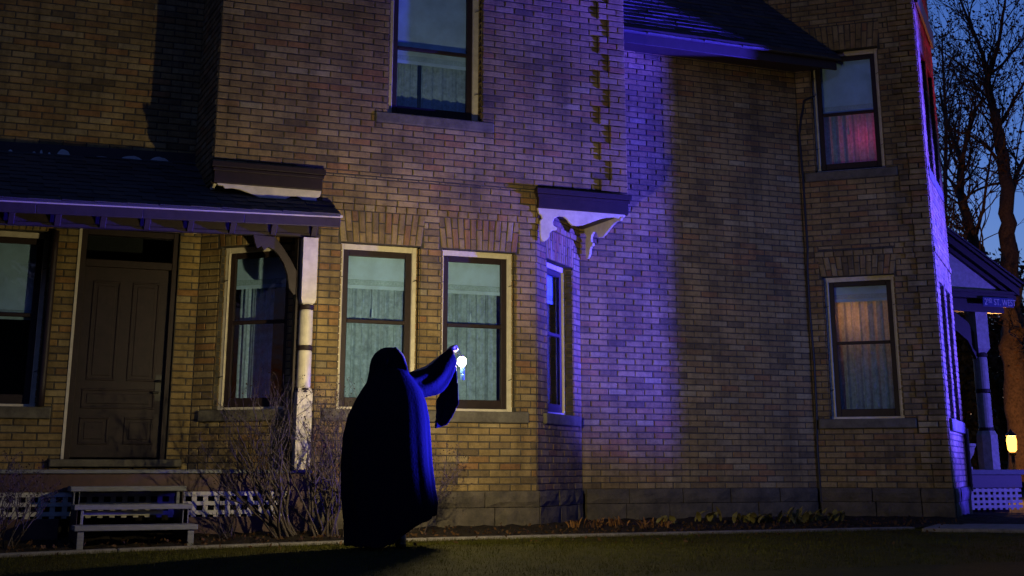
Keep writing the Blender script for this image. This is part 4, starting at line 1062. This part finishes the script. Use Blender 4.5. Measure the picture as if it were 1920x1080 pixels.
big = [([(1912, 900), (1908, 760), (1900, 650), (1896, 560), (1893, 480), (1889, 400), (1882, 310), (1872, 240), (1862, 195)], .46, .13),
       ([(1862, 195), (1852, 150), (1842, 100), (1825, 60), (1808, 20), (1795, -20)], .11, .03), ([(1852, 150), (1868, 100), (1878, 50), (1884, 5), (1890, -30)], .08, .03),
       ([(1895, 560), (1870, 530), (1845, 495), (1822, 445), (1808, 390), (1800, 345), (1803, 300)], .28, .12),
       ([(1803, 300), (1815, 250), (1830, 205), (1842, 185)], .09, .03), ([(1803, 300), (1785, 255), (1768, 205), (1762, 165)], .10, .03), ([(1808, 390), (1790, 350), (1772, 325)], .10, .03),
       ([(1885, 545), (1860, 520), (1830, 498), (1800, 480), (1775, 462)], .17, .08), ([(1800, 380), (1825, 360), (1860, 345), (1905, 340)], .05, .03), ([(1830, 440), (1842, 395), (1850, 340), (1862, 270)], .07, .03),
       ([(1882, 310), (1850, 275), (1815, 250), (1775, 245)], .06, .025), ([(1875, 260), (1845, 150), (1800, 120), (1765, 95)], .06, .02), ([(1889, 400), (1905, 330), (1930, 280)], .12, .05),
       ([(1872, 240), (1900, 190), (1935, 130)], .07, .03), ([(1895, 600), (1920, 620), (1960, 660)], .2, .1), ([(1845, 150), (1880, 120), (1930, 60)], .06, .03), ([(1862, 195), (1820, 150), (1780, 165)], .05, .02)]
tree('large bare tree with heavy forked limbs rising behind the front porch', 34, big, 3, 2, .085, 3)
tree('slender leafless tree half hidden behind the wing of the house', 47, [([(1775, 900), (1774, 600), (1772, 400), (1774, 250), (1768, 130), (1766, 60)], .16, .03), ([(1772, 330), (1790, 250), (1800, 190)], .06, .02), ([(1773, 380), (1755, 300), (1745, 220)], .07, .02), ([(1774, 250), (1790, 170), (1795, 120)], .05, .02)], 4, 3, .10, 3)
tree('distant low tree with rusty leaves beside the lit lamp', 58, [([(1925, 900), (1922, 800), (1912, 740), (1905, 690)], .25, .09), ([(1912, 740), (1890, 690), (1870, 650)], .12, .04), ([(1905, 690), (1900, 640), (1890, 610)], .09, .03), ([(1922, 800), (1895, 760), (1885, 720)], .1, .04)], 6, 6, .22, 7, tl=1.3)
def conifer(label, px, base, top, dist, halfw, seed):
    rnd = random.Random(seed); b = far(px, base, dist); tp = far(px, top, dist); H = tp.z - .0
    t = thing('conifer_tree', label, 'tree', (b.x, b.y, .05)); tr = MB(); tr.tube([(b.x, b.y, 0), (b.x, b.y, H * .5), (b.x, b.y, H)], [.18, .1, .02], 8); tr.build('trunk', M['bark'], t)
    nd = MB(); lb = MB()
    for i in range(420):
        q = rnd.random() ** .8; z = .3 + q * (H - .3); r = halfw * (1 - q) ** .8 * rnd.uniform(.5, 1.1) + .08; a = rnd.uniform(0, 6.28)
        e = Vector((b.x + r * cos(a), b.y + r * sin(a), z - .25 * r)); s_ = Vector((b.x, b.y, z)); lb.tube([s_, s_.lerp(e, .6) + Vector((0, 0, .03)), e], [.02, .012, .004], 3, False)
        for k in range(16):
            p_ = s_.lerp(e, rnd.uniform(.3, 1.05)) + Vector((rnd.gauss(0, .07), rnd.gauss(0, .07), rnd.gauss(-.04, .06))); leaf_at(nd, p_, None, rnd.uniform(.10, .26), rnd)
    lb.build('branches', M['bark'], t, normals=False); tag(nd.build('crown', M['needles'], t, normals=False), kind='stuff')
conifer('dark conifer standing behind the front porch post', 1822, 890, 590, 40, 1.05, 3)
conifer('shorter dark conifer left of the glowing lamp', 1872, 890, 705, 44, .9, 4)
hd = MB(); rnd = random.Random(12)
for i in range(5200):
    q = rnd.random(); p_ = far(1790 + q * 170, 885, 48, rnd.uniform(-1, 1)); leaf_at(hd, (p_.x, p_.y, rnd.uniform(.05, 1.5 + .25 * sin(q * 20))), None, rnd.uniform(.12, .3), rnd)
hg = MB(); c0, c1 = far(1790, 885, 48), far(1960, 885, 48); hg.tube([(c0.x, c0.y, .5), ((c0.x + c1.x) / 2, (c0.y + c1.y) / 2, .55), (c1.x, c1.y, .5)], [.5, .6, .5], 8)
ht = thing('hedge', 'dark low hedge running behind the front porch', 'hedge', (c0.x, c0.y, 0)); hg.build('stems', M['bark'], ht); tag(hd.build('foliage', M['leaf'], ht, normals=False), kind='stuff')
lp = far(1897, 831, 30); LZ = lp.z
sl_ = thing('street_lamp', 'glowing orange lantern-topped lamp post beyond the porch', 'street lamp', (lp.x, lp.y, .05))
q = MB(); q.tube([(lp.x, lp.y, .0), (lp.x, lp.y, LZ - .2)], .035, 10); q.lathe((lp.x, lp.y, LZ), [(.04, -.24), (.08, -.2), (.08, -.17)], 12); q.build('pole', M['metal'], sl_)
q = MB(); q.lathe((lp.x, lp.y, LZ), [(.05, -.17), (.085, -.13), (.10, .05), (.08, .14)], 16); q.build('globe', M['lampglow'], sl_, smooth=True)
q = MB(); q.lathe((lp.x, lp.y, LZ), [(.11, .14), (.10, .17), (.03, .23), (.012, .27)], 14); q.build('cap', M['metal'], sl_)
lamp('street_lamp_light', 'POINT', (lp.x, lp.y, LZ), 520, (1, .42, .12), radius=.15)
